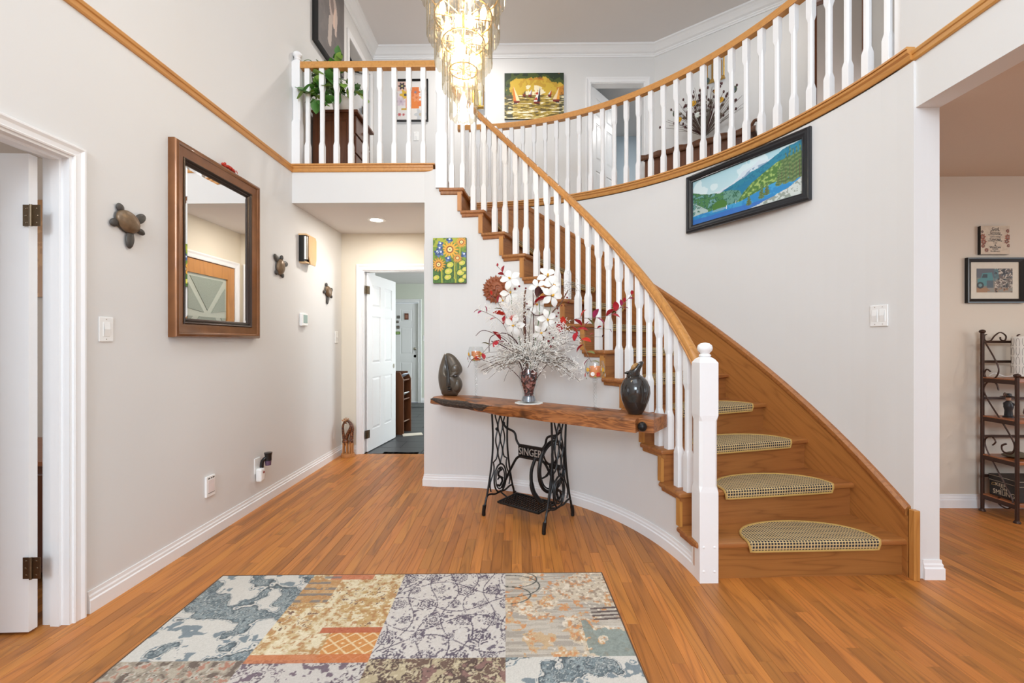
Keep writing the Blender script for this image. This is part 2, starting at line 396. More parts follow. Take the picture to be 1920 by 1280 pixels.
struct('wall_hall_right', mb, 'cream', 'side wall of the short hallway, warm light in its colour')  # hallway's warm light is put into the wall colour, here and on the end wall
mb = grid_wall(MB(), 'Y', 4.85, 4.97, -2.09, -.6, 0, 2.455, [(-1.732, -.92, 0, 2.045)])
struct('wall_hall_back', mb, 'cream', 'end wall of the short hallway, warm light in its colour')
mb = MB(); frame2d(mb, [(-1.732, 0), (-1.732, 2.045), (-.92, 2.045), (-.92, 0)], CAS, lambda a, b, d: (a, 4.85-d, b)); 
struct('trim_3', mb, 'white', 'white casing round the doorway at the end of the hallway')
struct('trim_4', MB().box(-1.732, -1.72, 4.85, 4.97, 0, 2.045).box(-.932, -.92, 4.85, 4.97, 0, 2.045).box(-1.72, -.932, 4.85, 4.97, 2.033, 2.045), 'white')
struct('wall_balcony', MB().box(-1.97, -.805, 3.785, 3.9, 2.455, FL2), 'wall', 'off-white fascia under the landing railing')
struct('ceiling', MB().box(-1.97, -.812, 3.9, 4.85, 2.455, 2.47), 'ceil', 'low ceiling over the short hallway')
# ---- upper storey
mb = MB().box(-1.97, -.66, 3.9, 5.9, 2.5, FL2)
for i in range(46):
    b0, b1 = 2.7+i*2, 2.7+i*2+2; strip(mb, pol(RO+.06, b0)[:2], pol(RO+.06, b1)[:2], pol(6.0, b0)[:2], pol(6.0, b1)[:2], 2.6, FL2)
struct('floor_upper', mb, plain('upper_carpet', rgb(196, 186, 172), .95, var=.05, scale=200, bump=.3), 'carpeted upper landing')
mb = grid_wall(MB(), 'Y', 5.9, 6.02, -2.09, 1.84, FL2, 5.2, [(.975, 1.70, FL2, 4.735)])
struct('wall_back', mb, 'wall', 'off-white back wall of the upper landing')
ang = math.atan2(-.818, 1.074); A0 = Vector((1.83, 5.9, 0)); AD = Vector((math.cos(ang), math.sin(ang), 0)); AN = Vector((-AD.y, AD.x, 0))
mb = MB(); q = A0+AD*3.4; strip(mb, tuple(A0[:2]), tuple(q[:2]), tuple((A0+AN*.12)[:2]), tuple((q+AN*.12)[:2]), FL2, 5.2)
struct('wall_angled', mb, 'wall', 'angled off-white wall of the upper landing')
struct('wall_upper_right', MB().box(2.215, 4.7, 2.43, 2.53, FL2-.1, 5.2).box(4.5, 4.62, 2.4, 4.2, FL2-.1, 5.2), 'wall')
struct('ceiling', MB().box(-2.2, 4.8, -5.1, 6.1, 5.2, 5.25), 'ceil', 'high white ceiling over the foyer')
mb = MB().sweep([(-1.97, -4.9, 5.2), (-1.97, 5.9, 5.2), (1.83, 5.9, 5.2), tuple(q[:2])+(5.2,)], CROWN, side=-1)
struct('trim_5', mb, 'white', 'white crown moulding under the high ceiling', smooth=False)
mb = MB(); frame2d(mb, [(5.06, FL2), (5.06, 4.79), (5.78, 4.79), (5.78, FL2)], CAS, lambda a, b, d: (-1.97+d, a, b))
struct('trim_6', mb, 'white', 'white casing of the upper doorway on the left wall')
mb = MB(); frame2d(mb, [(.975, FL2), (.975, 4.735), (1.70, 4.735), (1.70, FL2)], CAS, lambda a, b, d: (a, 5.9-d, b))
mb.box(.975, .985, 5.9, 6.02, FL2, 4.735).box(1.69, 1.70, 5.9, 6.02, FL2, 4.735).box(.985, 1.69, 5.9, 6.02, 4.725, 4.735)
struct('trim_7', mb, 'white', 'white casing of the upper doorway on the back wall')
# rooms glimpsed beyond the upper doorways
mb = MB().box(.2, 3.1, 8.0, 8.1, FL2, 5.2).box(.1, .2, 6.02, 8.1, FL2, 5.2).box(3.1, 3.2, 6.02, 8.1, FL2, 5.2)
struct('wall_bathroom', mb, 'bluewall', 'pale blue bathroom walls beyond the upper doorway')
struct('ceiling', MB().box(.1, 3.2, 6.02, 8.1, 5.0, 5.05), 'ceil'); struct('floor_bathroom', MB().box(.1, 3.2, 6.02, 8.1, 2.6, FL2), 'cream')
mb = MB().box(-3.3, -2.09, 6.0, 6.1, FL2, 5.2).box(-3.4, -3.3, 4.4, 6.1, FL2, 5.2).box(-3.3, -2.09, 4.3, 4.4, FL2, 5.2).box(-3.4, -2.09, 4.3, 6.1, 2.6, FL2)
struct('wall_bedroom', mb, 'bluewall', 'pale blue bedroom walls beyond the upper left doorway')
struct('ceiling', MB().box(-3.4, -2.09, 4.3, 6.1, 5.1, 5.2), 'ceil')
# ---- right wall: header over the wide opening, pier, and the room beyond
mb = MB().box(2.09, 2.215, -5.0, 2.42, 2.475, 5.2).box(2.09, 2.215, -5.0, -1.3, 0, 2.475).box(2.09, 2.215, 2.33, 2.52, 0, 2.475)
struct('wall_right', mb, 'wall', 'off-white right wall with a wide opening and narrow pier')
struct('trim_8', MB().box(2.1, 2.2, 2.42, 2.47, FL2, 5.2), 'white', 'white end board where the curved railing meets the wall')
mb = grid_wall(MB(), 'Y', 3.34, 3.46, 1.9, 6.6, 0, 2.49, [(2.25, 3.09, 0, 2.07)])
struct('wall_dining_back', mb, 'taupe', 'warm beige far wall of the room on the right')
mb = grid_wall(MB(), 'X', 6.5, 6.6, -2.6, 3.46, 0, 2.49, [(-.4, 1.6, .7, 2.3)]); mb.box(2.2, 6.5, -2.7, -2.6, 0, 2.49)
struct('wall_dining_right', mb, 'taupe'); struct('ceiling', MB().box(2.215, 6.6, -2.7, 3.46, 2.49, 2.52), 'beigeceil', 'beige textured ceiling of the room on the right')
mb = MB(); frame2d(mb, [(2.25, 0), (2.25, 2.07), (3.09, 2.07), (3.09, 0)], CAS, lambda a, b, d: (a, 3.34-d, b))
struct('trim_9', mb, 'white', 'white door casing behind the pier on the right')
# ---- front wall behind the viewer
mb = grid_wall(MB(), 'Y', -5.12, -5.0, -2.1, 2.215, 0, 5.2, [(-1.85, .35, 2.6, 4.6), (.15, 1.65, .3, 2.2), (-1.2, -.25, 0, 2.05)])
struct('wall_front', mb, 'wall', 'front wall with the entrance')
for n_, (x0, x1, z0, z1) in enumerate([(-1.85, .35, 2.6, 4.6), (.15, 1.65, .3, 2.2)]):
    mb = MB(); frame2d(mb, [(x0, z0), (x0, z1), (x1, z1), (x1, z0)], [(0,0),(-.05,0),(-.05,.05),(0,.05)], lambda a, b, d: (a, -5.1+d, b), True)
    mb.box((x0+x1)/2-.02, (x0+x1)/2+.02, -5.1, -5.05, z0, z1)
    o = struct('window_%d' % (n_+1), mb, 'white'); MB().box(x0, x1, -5.09, -5.085, z0, z1).build('pane', 'glass', o)
o = struct('door_5', MB().box(-1.2, -.25, -5.08, -5.04, 0, 2.05), 'oakz')
mb = MB(); frame2d(mb, [(-1.15, -.8), (1.25, -.8), (1.25, 2.0), (-1.15, 2.0)], [(0,0),(-.06,0),(-.06,.04),(0,.04)], lambda a, b, d: (a, b, 5.2-d), True); struct('window_3', mb, 'white', 'unseen frame added round the overhead fill light')  # frame made up to go with the added overhead fill lamp
# ---- left room seen through the gap at the hinges
mb = MB().box(-5.1, -2.09, 2.95, 3.05, 0, 2.5).box(-5.1, -5.0, .2, 3.05, 0, .6).box(-5.1, -5.0, .2, 3.05, 2.3, 2.5).box(-5.1, -2.09, -.4, -.3, 0, 2.5)
struct('wall_study', mb, plain('study_paint', rgb(206, 188, 170), .8), 'beige wall of the room on the left')
struct('ceiling', MB().box(-5.1, -2.09, -.4, 3.05, 2.5, 2.55), 'beigeceil'); struct('floor_study', MB().box(-5.1, -2.6, -.4, 3.0, -.02, 0), 'redwood')
# ---- back entry: slate tiles, sage walls
ft = sroot('floor_entry', 'dark slate tile floor beyond the hallway door'); MB().box(-3.5, 1.3, 4.85, 9.1, -.03, -.006).build('grout', plain('grout', rgb(46, 46, 46), .9), ft)
slate = plain('slate_tile', rgb(72, 74, 76), .45, var=.22, scale=7, bump=.1)
tm = MB().box(-.298, .298, -.148, .148, -.006, 0).build('tile', slate, ft, loc=(-3.2, 5.0, 0), bevel=.002).data
for j in range(14):
    for i in range(8):
        if i or j: put('tile', tm, ft, (-3.2+i*.602+(.3 if j % 2 else 0), 5.0+j*.302, 0))
mb = grid_wall(MB(), 'Y', 9.0, 9.1, -3.5, 1.3, 0, 2.5, [(-2.93, -2.06, 0, 2.07)]); mb.box(-3.55, -3.45, 4.97, 9.1, 0, 2.5)
mb.box(1.3, 1.4, 4.97, 6.3, 0, 2.5).box(1.3, 1.4, 8.2, 9.1, 0, 2.5).box(1.3, 1.4, 6.3, 8.2, 0, .6).box(1.3, 1.4, 6.3, 8.2, 2.3, 2.5).box(-.6, 1.4, 4.95, 5.05, 0, 2.5)
struct('wall_entry', mb, 'sagewall', 'pale sage walls of the back entry'); struct('ceiling', MB().box(-3.5, 1.4, 4.97, 9.1, 2.455, 2.5), 'ceil')
mb = MB(); frame2d(mb, [(-2.93, 0), (-2.93, 2.07), (-2.06, 2.07), (-2.06, 0)], CAS, lambda a, b, d: (a, 9-d, b)); struct('trim_10', mb, 'white', 'white casing of the far entry door')
# ---- baseboards
arc = [pol(RI, a) for a in np.linspace(92.4, 4.2, 46)]
def bb(name, path, side, label=None): struct(name, MB().sweep(path, BASE, side=side), 'white', label)
bb('baseboard_left', [(-1.97, 1.971, 0), (-1.97, 4.85, 0), (-1.798, 4.85, 0)], -1, 'white stepped baseboard along the left wall')
bb('baseboard_left', [(-1.97, -4.9, 0), (-1.97, 1.034, 0)], -1)
bb('baseboard_stair', [(-.812, 3.87, 0), (-.812, 3.785, 0), (-.74, 3.772, 0)]+arc, -1, 'white curved baseboard under the stairs')
bb('baseboard_hall', [(-.812, 4.85, 0), (-.812, 4.806, 0)], -1)
bb('baseboard_right', [(2.155, 2.52, 0), (2.215, 2.52, 0), (2.215, 2.33, 0), (2.125, 2.33, 0)], 1, 'white baseboard block round the pier')
bb('baseboard_dining', [(3.156, 3.34, 0), (6.5, 3.34, 0)], -1, 'white baseboard in the room on the right')
bb('baseboard_entry', [(-3.45, 9.0, 0), (-2.996, 9.0, 0)], -1); bb('baseboard_entry', [(-1.994, 9.0, 0), (1.3, 9.0, 0)], -1)
# ---- oak band mouldings
arcO = [pol(RO, a, ZT) for a in np.linspace(91.5, 2.8, 60)]
mb = MB().sweep([(-1.97, -4.9, ZB), (-1.97, 3.785, ZB), (-.735, 3.785, ZB)], BTRIM, side=-1)
struct('trim_11', mb, 'oak', 'oak band moulding along the left wall and landing edge')
mb = MB().sweep(arcO, OTRIM, side=-1); mb.sweep([(x, y, ZT+.055) for x, y, z in arcO], [(.038,0),(.038,.009),(.034,.014),(-.1,.014),(-.1,0)], side=-1)
struct('trim_12', mb, 'oak', 'oak band and cap along the curved landing edge', smooth=True)
mb = MB().sweep([(2.09, 2.42, ZB), (2.09, -4.9, ZB)], BTRIM, side=-1); struct('trim_13', mb, 'oak', 'oak band moulding along the right wall')
mb = MB().box(-1.97, -.72, 3.757, 3.87, ZB+.054, ZB+.066); struct('trim_14', mb, 'oak', 'flat oak cap under the landing balusters')

# ================================================================== the stairs
st = thing('staircase', 'curved oak staircase rising from the right to the landing', 'staircase', (CX, CY, 0))
def wedge(mb, r0, r1, ysec, nr=2, close=True):
    """cross-section points (y, z) or (('a',deg), z) swept over radius"""
    rs = []
    for i in range(nr+1):
        r = r0+(r1-r0)*i/nr; ring = []
        for y, z in ysec:
            a = R(y[1]) if isinstance(y, tuple) else math.asin(y/r)
            ring.append((r*math.cos(a), r*math.sin(a), z))
        rs.append(ring)
    return mb.rings(rs)
TA = ('a', DT+1.1); NOSE = [(.010,-.030),(.003,-.026),(0,-.016),(.002,-.006),(.009,0)]
MIDS = [('a', DT*.4), ('a', DT*.75)]
sec = NOSE+[(MIDS[0],0),(MIDS[1],0),(TA,0),(TA,-.03),(MIDS[1],-.03),(MIDS[0],-.03)]
mb = MB(); r_in = RI-.03; rs = []
for r, ins in ((r_in, .010), (r_in+.004, .003), (r_in+.012, 0), (2.1, 0), (2.672, 0)):
    ring = []
    for y, z in sec:
        z2 = min(-ins*1.2, max(-.03+ins*1.2, z))
        a = R(y[1]) if isinstance(y, tuple) else math.asin((y+(ins*.5 if y < .005 else 0))/r)
        ring.append((r*math.cos(a), r*math.sin(a), z2))
    rs.append(ring)
mb.rings(rs); tread_me = riser_me = None
for k in range(1, 14):
    loc = (0, 0, k*RISE); rot = (0, 0, R(TH0+DT*(k-1)))
    if k == 1: tread_me = mb.build('tread', 'oakx', st, smooth=True, loc=loc, rot=rot).data
    else: put('tread', tread_me, st, loc, rot)
rb = wedge(MB(), RI-.012, 2.672, [(.028,-RISE),(.046,-RISE),(.046,-.03),(.028,-.03)])
tb = wedge(MB(), RI-.016, RI+.002, [(.022,-RISE),(.058,-RISE),(.058,-.03),(.022,-.03)], 1)
cb = MB(); sm = [('a', d) for d in (1.2, 3, 5, DT+.9)]
cb.rings([[(r*math.cos(R(d)), r*math.sin(R(d)), z) for r, z in ((RI-.018,-.03),(RI-.014,-.05),(RI-.002,-.056),(RI+.01,-.056),(RI+.01,-.03))] for d in np.linspace(.55, DT+.75, 6)])
for k in range(1, 15):
    loc = (0, 0, k*RISE); rot = (0, 0, R(TH0+DT*(k-1)))
    if k == 1: rm = rb.build('riser', 'oakx', st, loc=loc, rot=rot).data; tmz = tb.build('riser_trim', 'oakz', st, loc=loc, rot=rot).data; cm = cb.build('cove_moulding', 'oakx', st, loc=loc, rot=rot).data
    else:
        put('riser', rm, st, loc, rot); put('riser_trim', tmz, st, loc, rot)
        if k < 14: put('cove_moulding', cm, st, loc, rot)
# landing nosing at the top
wedge(MB(), 1.665, 2.67, NOSE+[(.10,0),(.10,-.03)]).build('tread', 'oakx', st, smooth=True, loc=(0, 0, FL2+.003), rot=(0, 0, R(TH0+DT*13)))
# outer skirt board following the curve, with moulded top edge
mb = MB(); rs = []; rt = []
for a in np.linspace(3.0, 92, 60):
    zt = .357+(a-3.07)*.0333 if a < 60 else .357+56.93*.0333+(a-60)*.0318
    zt = min(zt, ZT); zb = max(0, zt-.60)
    c, s_ = math.cos(R(a)), math.sin(R(a))
    rs.append([(r*c, r*s_, z) for r, z in ((2.668, zb), (2.668, zt), (2.69, zt), (2.69, zb))])
    rt.append([(r*c, r*s_, zt+z) for r, z in ((2.66,-.03),(2.657,-.02),(2.657,.004),(2.664,.012),(2.672,.02),(2.691,.02),(2.691,-.03))])
MB().rings(rs).build('skirt_board', 'skirt', st, smooth=True); MB().rings(rt).build('skirt_moulding', 'oakx', st, smooth=True)
MB().box(2.668, 2.699, .10, .135, 0, .365).build('skirt_end', 'oakz', st, bevel=.003)
# ---- carpet pads on the treads
s = NT('woven_pad'); v = s.coords((1, 1, 1)); ch = s.n('TexChecker', None, Vector=v, Scale=150.0)
mpv = s.n('Mapping', None, Vector=s.n('TexCoord').outputs['Object']); mpv.inputs['Scale'].default_value = (60, 60, 60)
sx_ = s.n('SeparateXYZ', None, Vector=mpv)
def dots(sock): return s.math('GREATER_THAN', s.math('SINE', s.math('MULTIPLY', sock, 6.2832)), -.5)
yz = s.math('ADD', sx_.outputs[1], sx_.outputs[2])
dk = s.math('MULTIPLY', dots(sx_.outputs[0]), dots(yz))
dirt = s.noise(s.coords(), 14, 3)
P['pad'] = s.fin(Base_Color=s.mix(dk, s.mix(dirt, rgb(190, 160, 104), rgb(214, 190, 142)), rgb(44, 44, 50)), Roughness=.95)
P['binding'] = plain('pad_binding', rgb(186, 150, 84), .9, var=.12, scale=200)
ordinal = ['lowest', 'second', 'third', 'fourth', 'fifth', 'sixth', 'seventh', 'eighth', 'ninth', 'tenth', 'eleventh', 'twelfth', 'topmost']
hl, dp, r0 = .355, .235, 2.165; outl = []
for i in range(25):
    t = math.pi*i/24; outl.append((hl*math.cos(t)*1.0, .012+dp*math.sin(t)**.8))
top = [(x, y, .006) for x, y in outl]; cx_ = [(x, .0045) for x in np.linspace(-hl, hl, 25)]
mb = MB(); n = len(outl); rs = []
for q in (0, .5, .85, 1): rs.append([(x*1.0, .010+(y-.010)*q, .0075 if q < 1 else .006) for x, y in outl])
rs = rs[::1]; inner = rs[0]
front = [[(x*f, y, z) for x, _ in outl] for y, z, f in ((.0, .0065, 1), (-.006, 0, 1), (-.0075, -.015, .985), (-.006, -.032, .97), (-.002, -.045, .965))]
allr = front[::-1]+rs; mb.rings(allr, cap=False, loop=False)
mb.rings([[(x, y, z-.005) for x, y, z in r] for r in ([rs[-1]]+[rs[0]])], cap=False, loop=False)
bp = [(x, y, .006) for x, y in outl]+[(-hl, 0, .004), (-hl*.985, -.0075, -.015), (-hl*.965, -.003, -.045)]+[(x, -.003, -.046) for x in np.linspace(-hl*.9, hl*.9, 12)]+[(hl*.965, -.003, -.045), (hl*.985, -.0075, -.015), (hl, 0, .004)]
bmb = MB().tube(bp, .0062, 6, closed=True); pme = bme = None
for k in range(1, 14):
    a = R(TH0+DT*(k-1)); lb = 'half-moon woven carpet pad on the %s stair tread' % ordinal[k-1]
    t = thing('stair_pad', lb, 'stair pad', (CX+r0*math.cos(a), CY+r0*math.sin(a), k*RISE), a, 'carpet pads on the stairs')
    if k == 1: pme = mb.build('mat', 'pad', t).data; bme = bmb.build('binding', 'binding', t, smooth=True).data
    else: put('mat', pme, t); put('binding', bme, t)
# ================================================================== railings
def baluster(h, w=.043, mid=.036, lower=.2, upper=.2, top_slope=0):
    """square blocks top and bottom, stop-chamfered slimmer shaft between; top may slope along x"""
    mb = MB(); rs = []
    def sq(hw, ch, z):
        pts = [(hw,-hw+ch),(hw,hw-ch),(hw-ch,hw),(-hw+ch,hw),(-hw,hw-ch),(-hw,-hw+ch),(-hw+ch,-hw),(hw-ch,-hw)]
        return [(x, y, z) for x, y in pts]
    a, b = w/2, mid/2
    for hw, c, z in ((a, .001, 0), (a, .001, lower), (b, .009, lower+.035), (b, .009, h-upper-.035), (a, .001, h-upper)): rs.append(sq(hw, c, z))
    rs.append([(x, y, h+x*top_slope) for x, y, _ in sq(a, .001, 0)])
    return mb.rings(rs)
RAILP = [(-.029,0),(-.031,.012),(-.027,.018),(-.029,.034),(-.022,.05),(-.008,.057),(.008,.057),(.022,.05),(.029,.034),(.027,.018),(.031,.012),(.029,0)]
# stair railing on the open side
RB = 1.605
sr = thing('stair_railing', 'white baluster stair railing with sloping oak handrail and ball-topped newel', 'railing', (CX, CY, 0))
def zr(a): return 2.249+(a-45)*.0284-.078      # underside of the handrail
bal = {}
for k in range(1, 14):
    for j, off in enumerate((.85, 4.2)):
        a = TH0+DT*(k-1)+off
        if k == 1 and j == 0: continue
        h = zr(a)-k*RISE+.012; key = j
        if key not in bal: bal[key] = baluster(h, top_slope=-.0).build('baluster', 'white', sr).data; o = sr.children[-1]
        else: o = put('baluster', bal[key], sr)
        o.location = (RB*math.cos(R(a)), RB*math.sin(R(a)), k*RISE); o.rotation_euler = (0, 0, R(a+90))
rs = []
for a in np.linspace(4.6, 88.5, 60):
    c, s_ = math.cos(R(a)), math.sin(R(a)); z = zr(a)-(.03 if a < 6.5 else 0)
    rs.append([((RB+o)*c, (RB+o)*s_, z+u*1.15) for o, u in RAILP])
MB().rings(rs).build('handrail', 'oakz', sr, smooth=True)
def newel(name, par, loc, rz, h, w=.098, z0=0, cap=True, half=False, label=None):
    mb = MB(); rs = []
    def sq(hw, ch, z):
        return [(x, y, z) for x, y in [(hw,-hw+ch),(hw,hw-ch),(hw-ch,hw),(-hw+ch,hw),(-hw,hw-ch),(-hw,-hw+ch),(-hw+ch,-hw),(hw-ch,-hw)]]
    a = w/2
    for hw, c, z in ((a,.002,0),(a,.002,h*.40),(a*.955,.013,h*.425),(a*.955,.013,h*.715),(a,.002,h*.74),(a,.002,h-.03),(a*.82,.01,h-.012),(a*.55,.016,h)): rs.append(sq(hw, c, z+z0))
    o = mb.rings(rs).build(name, 'white', par, loc=loc, rot=(0, 0, rz))
    if cap:
        MB().lathe([(.02,0),(.03,.008),(.03,.014),(.022,.02),(.026,.026),(.036,.038),(.0385,.05),(.035,.064),(.022,.075),(.004,.079)], 20).build('ball_cap', 'white', o, smooth=True, loc=(0, 0, h+z0-.004))
    return o
nw = newel('newel_post', sr, (.983-CX, 2.316-CY, 0), R(2), 1.165)
for sx in (-.028, .028):
    for z in (.06, .185): MB().ball((0,0,0), (.007,.004,.007), 8, 6).build('screw_cap', 'white', nw, smooth=True, loc=(sx, -.049, z))
newel('newel_post', sr, (-.662-CX, 3.79-CY, 13*RISE), R(2), 1.13)
# landing railing
lr = thing('landing_railing', 'short straight white baluster railing with oak rail on the landing', 'railing', (-1.97, 3.81, ZB+.066))
hb = 3.635-(ZB+.066); me = None
for i in range(9):
    x = .128+.1268*i
    if me is None: me = baluster(hb, lower=.17, upper=.17).build('baluster', 'white', lr, loc=(x, 0, 0)).data
    else: put('baluster', me, lr, (x, 0, 0))
mb = MB().sweep([(.04, 0, hb-.004), (1.262, 0, hb-.004)], [(o, u*1.2) for o, u in RAILP]); mb.build('handrail', 'oak', lr, smooth=True)
newel('newel_post', lr, (.036, 0, 0), 0, .925, .072)
# curved landing railing
cr = thing('curved_railing', 'long curved white baluster railing with oak handrail along the upper landing', 'railing', (CX, CY, ZT+.069))
hb = 3.635-(ZT+.069)
me = None
for i in range(34):
    a = 89.3-2.665*i
    if a < 5: break
    p = (2.735*math.cos(R(a)), 2.735*math.sin(R(a)), 0)
    if me is None: me = baluster(hb, lower=.17, upper=.17).build('baluster', 'white', cr, loc=p, rot=(0, 0, R(a))).data
    else: put('baluster', me, cr, p, (0, 0, R(a)))
rs = []
for a in np.linspace(91.5, 4.2, 60):
    rs.append([((2.735+o)*math.cos(R(a)), (2.735+o)*math.sin(R(a)), hb-.006+u*1.2) for o, u in RAILP])
MB().rings(rs).build('handrail', 'oak', cr, smooth=True)
# ================================================================== doors
def hinge(par, loc, rz=0, rot=None):
    h = MB().box(-.035, -.004, -.002, .001, -.045, .045).box(.004, .035, -.002, .001, -.045, .045).tube([(0,-.004,-.046),(0,-.004,.046)], .0055, 10)
    for sx in (-.02, .02):
        for z in (-.03, 0, .03): h.ball((sx*(1.2 if z == 0 else 1), -.002, z), (.004,.0015,.004), 6, 4)
    return h.build('hinge', 'hinge', par, smooth=True, loc=loc, rot=rot or (0, 0, rz))
def six_panel(par, w, h, t=.036, mat='white', dx=0):
    """slab from x=0..w in local XZ, both faces panelled"""
    W = [(0, .115), (w/2-.055, w/2+.055), (w-.115, w)]; Z = [(0, .23), (.83, .99), (1.545*h/2.03, 1.65*h/2.03), (h-.125, h)]
    mb = MB().box(0, w, -t/2+.008, t/2-.008, 0, h)
    for a, b in W: mb.box(a, b, -t/2, t/2, 0, h)
    for i in range(2):
        for z0, z1 in Z: mb.box(W[i][1], W[i+1][0], -t/2, t/2, z0, z1)
    body = mb.build('door_slab', mat, par)
    for i in range(2):
        for j in range(3):
            x0, x1 = W[i][1], W[i+1][0]; z0, z1 = Z[j][1], Z[j+1][0]; pb = MB()
            for s_ in (-1, 1):
                y0 = s_*(t/2-.008); y1 = s_*(t/2-.001)
                a, b = .012, .034
                pb.rings([[(x0+a,y0,z0+a),(x1-a,y0,z0+a),(x1-a,y0,z1-a),(x0+a,y0,z1-a)], [(x0+b,y1,z0+b),(x1-b,y1,z0+b),(x1-b,y1,z1-b),(x0+b,y1,z1-b)]])
            pb.build('panel', mat, body)
    return body
def knob(par, x, z, t=.036, mat='nickel', both=True):
    mb = MB()
    for s_ in (-1, 1):
        pr = [(.03,0),(.03,.006),(.012,.01),(.011,.03),(.02,.038),(.027,.052),(.02,.066),(.003,.069)]
        tmp = MB().lathe(pr, 16); m = Matrix.Translation((x, s_*t/2, z)) @ Matrix.Rotation(R(90)*s_*1, 4, 'X') if s_ < 0 else Matrix.Translation((x, t/2, z)) @ Matrix.Rotation(R(-90), 4, 'X')
        tmp.xf(m); mb.add(tmp.v, tmp.f)
    return mb.build('door_knob', mat, par, smooth=True)
d = sroot('door_1', 'white six-panel door standing open at the end of the hallway', (-1.712, 4.90, .01), R(82.5)); six_panel(d, .775, 2.015)
knob(d, .715, .93)
for z in (.2, 1.82): hinge(d, (-.008, -.02, z), rot=(0, 0, R(-20)))
# near left door, open into the study
d = sroot('door_2', 'white door standing open in the doorway on the left', (-2.078, 1.845, .012), R(183))
MB().box(0, .12, -.018, .018, 0, 2.03).box(.68, .78, -.018, .018, 0, 2.03).box(.12, .68, -.018, .018, 0, .24).box(.12, .68, -.018, .018, 1.91, 2.03).build('door_slab', 'white', d)
frame2d(MB(), [(.12, .24), (.68, .24), (.68, 1.91), (.12, 1.91)], [(0,-.02),(0,.02),(.008,.02),(.008,-.02)], lambda a, b, e: (a, e, b), True).build('glazing_bead', 'brass', d)
MB().box(.12, .68, -.003, .003, .24, 1.91).build('pane', 'glass', d)
for z in (.275, 1.765): hinge(d, (-.02, .025, z), rot=(0, 0, R(180)))
d = sroot('door_3', 'white six-panel bathroom door standing ajar upstairs', (.985, 5.96, FL2+.01), R(50)); six_panel(d, .70, 1.95)
knob(d, .64, .92, mat='hinge')
d = sroot('door_4', 'white door ajar in the upper left doorway', (-2.06, 5.76, FL2+.01), R(-150)); six_panel(d, .69, 2.0); hinge(d, (-.0, .03, 1.52), rot=(0, 0, R(60)))
d = sroot('door_6', 'white back entry door with magnets', (-2.925, 9.05, .01), 0); six_panel(d, .86, 2.045); knob(d, .79, .95); MB().lathe([(.03,0),(.03,.012),(.02,.02),(.004,.022)], 14).xf(Matrix.Rotation(R(90), 4, 'X')).build('deadbolt', 'nickel', d, smooth=True, loc=(.79, -.02, 1.10))
d = sroot('door_7', 'white closed door behind the pier', (2.26, 3.40, .01), 0); six_panel(d, .82, 2.05)
# oak door with leaded glass on the hallway side wall
P['etched'] = plain('etched_glass', rgb(150, 158, 146), .25, var=.25, scale=120, bump=.5)
P['frost'] = plain('frosted_glass', rgb(186, 192, 180), .3, var=.05, scale=60)
d = sroot('door_8', 'oak door with patterned leaded glass in the hallway', (-.80, 3.94, .01), R(90))
MB().box(0, .11, -.02, .02, 0, 2.03).box(.68, .79, -.02, .02, 0, 2.03).box(.11, .68, -.02, .02, 0, .24).box(.11, .68, -.02, .02, 1.90, 2.03).build('door_slab', 'oakz', d)
MB().box(.11, .68, -.004, .004, .24, 1.90).build('pane', 'frost', d)
cxg, czg = .395, 1.5
for i, tri in enumerate([[(.16,1.87),(.63,1.87),(cxg,czg+.05)], [(.16,1.13),(.63,1.13),(cxg,czg-.05)], [(.135,1.80),(.135,1.56),(cxg-.05,czg+.03)], [(.135,1.46),(.135,1.22),(cxg-.05,czg-.03)], [(.655,1.80),(.655,1.56),(cxg+.05,czg+.03)], [(.655,1.46),(.655,1.22),(cxg+.05,czg-.03)], [(.14,1.05),(.65,1.05),(.65,.3),(.14,.3)]]):
    m = MB(); n = len(tri); m.add([(a, y, b) for y in (.004, .009) for a, b in tri], [tuple(range(n)), tuple(range(n, 2*n))]+[(j, (j+1) % n, n+(j+1) % n, n+j) for j in range(n)]); m.build('leaded_pane', 'etched', d)
mb = MB(); frame2d(mb, [(3.93, 0), (3.93, 2.05), (4.74, 2.05), (4.74, 0)], CAS, lambda a, b, e: (-.812-e, a, b)); struct('trim_15', mb, 'white', 'white casing of the oak hallway door')
# ================================================================== table on the treadle base
TA_, TX, TY, TZ = R(-36), .064, 3.071, .81
def onT(x, y): return (TX+x*math.cos(TA_)-y*math.sin(TA_), TY+x*math.sin(TA_)+y*math.cos(TA_), TZ)
tb_ = thing('console_table', 'live-edge wooden slab table on a black cast-iron treadle base', 'table', (TX, TY, 0), TA_)
s = NT('live_edge_wood'); v = s.coords((1.6, 11, 11)); nz = s.noise(v, 1.5, 3, .55, 1.2); br = s.noise(s.coords((2.2, 3, 3)), 2.2, 2)
ln = s.math('ABSOLUTE', s.math('SUBTRACT', s.math('MULTIPLY', s.math('FRACT', s.math('MULTIPLY', nz, 7.0)), 2.0), 1.0))
c1 = s.mix(ln, rgb(176, 112, 62), rgb(118, 68, 36)); sp = s.ramp(br, [(.54, (0,0,0)), (.68, (1,1,1))])
c2 = s.mix(s.math('MULTIPLY', sp, .75), c1, rgb(66, 42, 28)); s.bump(nz, .12, .003)
P['liveedge'] = s.fin(Base_Color=c2, Roughness=.42, Coat_Weight=.15)
rn = random.Random(5); rs = []
xs = np.linspace(-.837, .837, 46)
wob = [.006*math.sin(9*x)+.005*math.sin(23*x+1)+rn.uniform(-.003, .003) for x in xs]
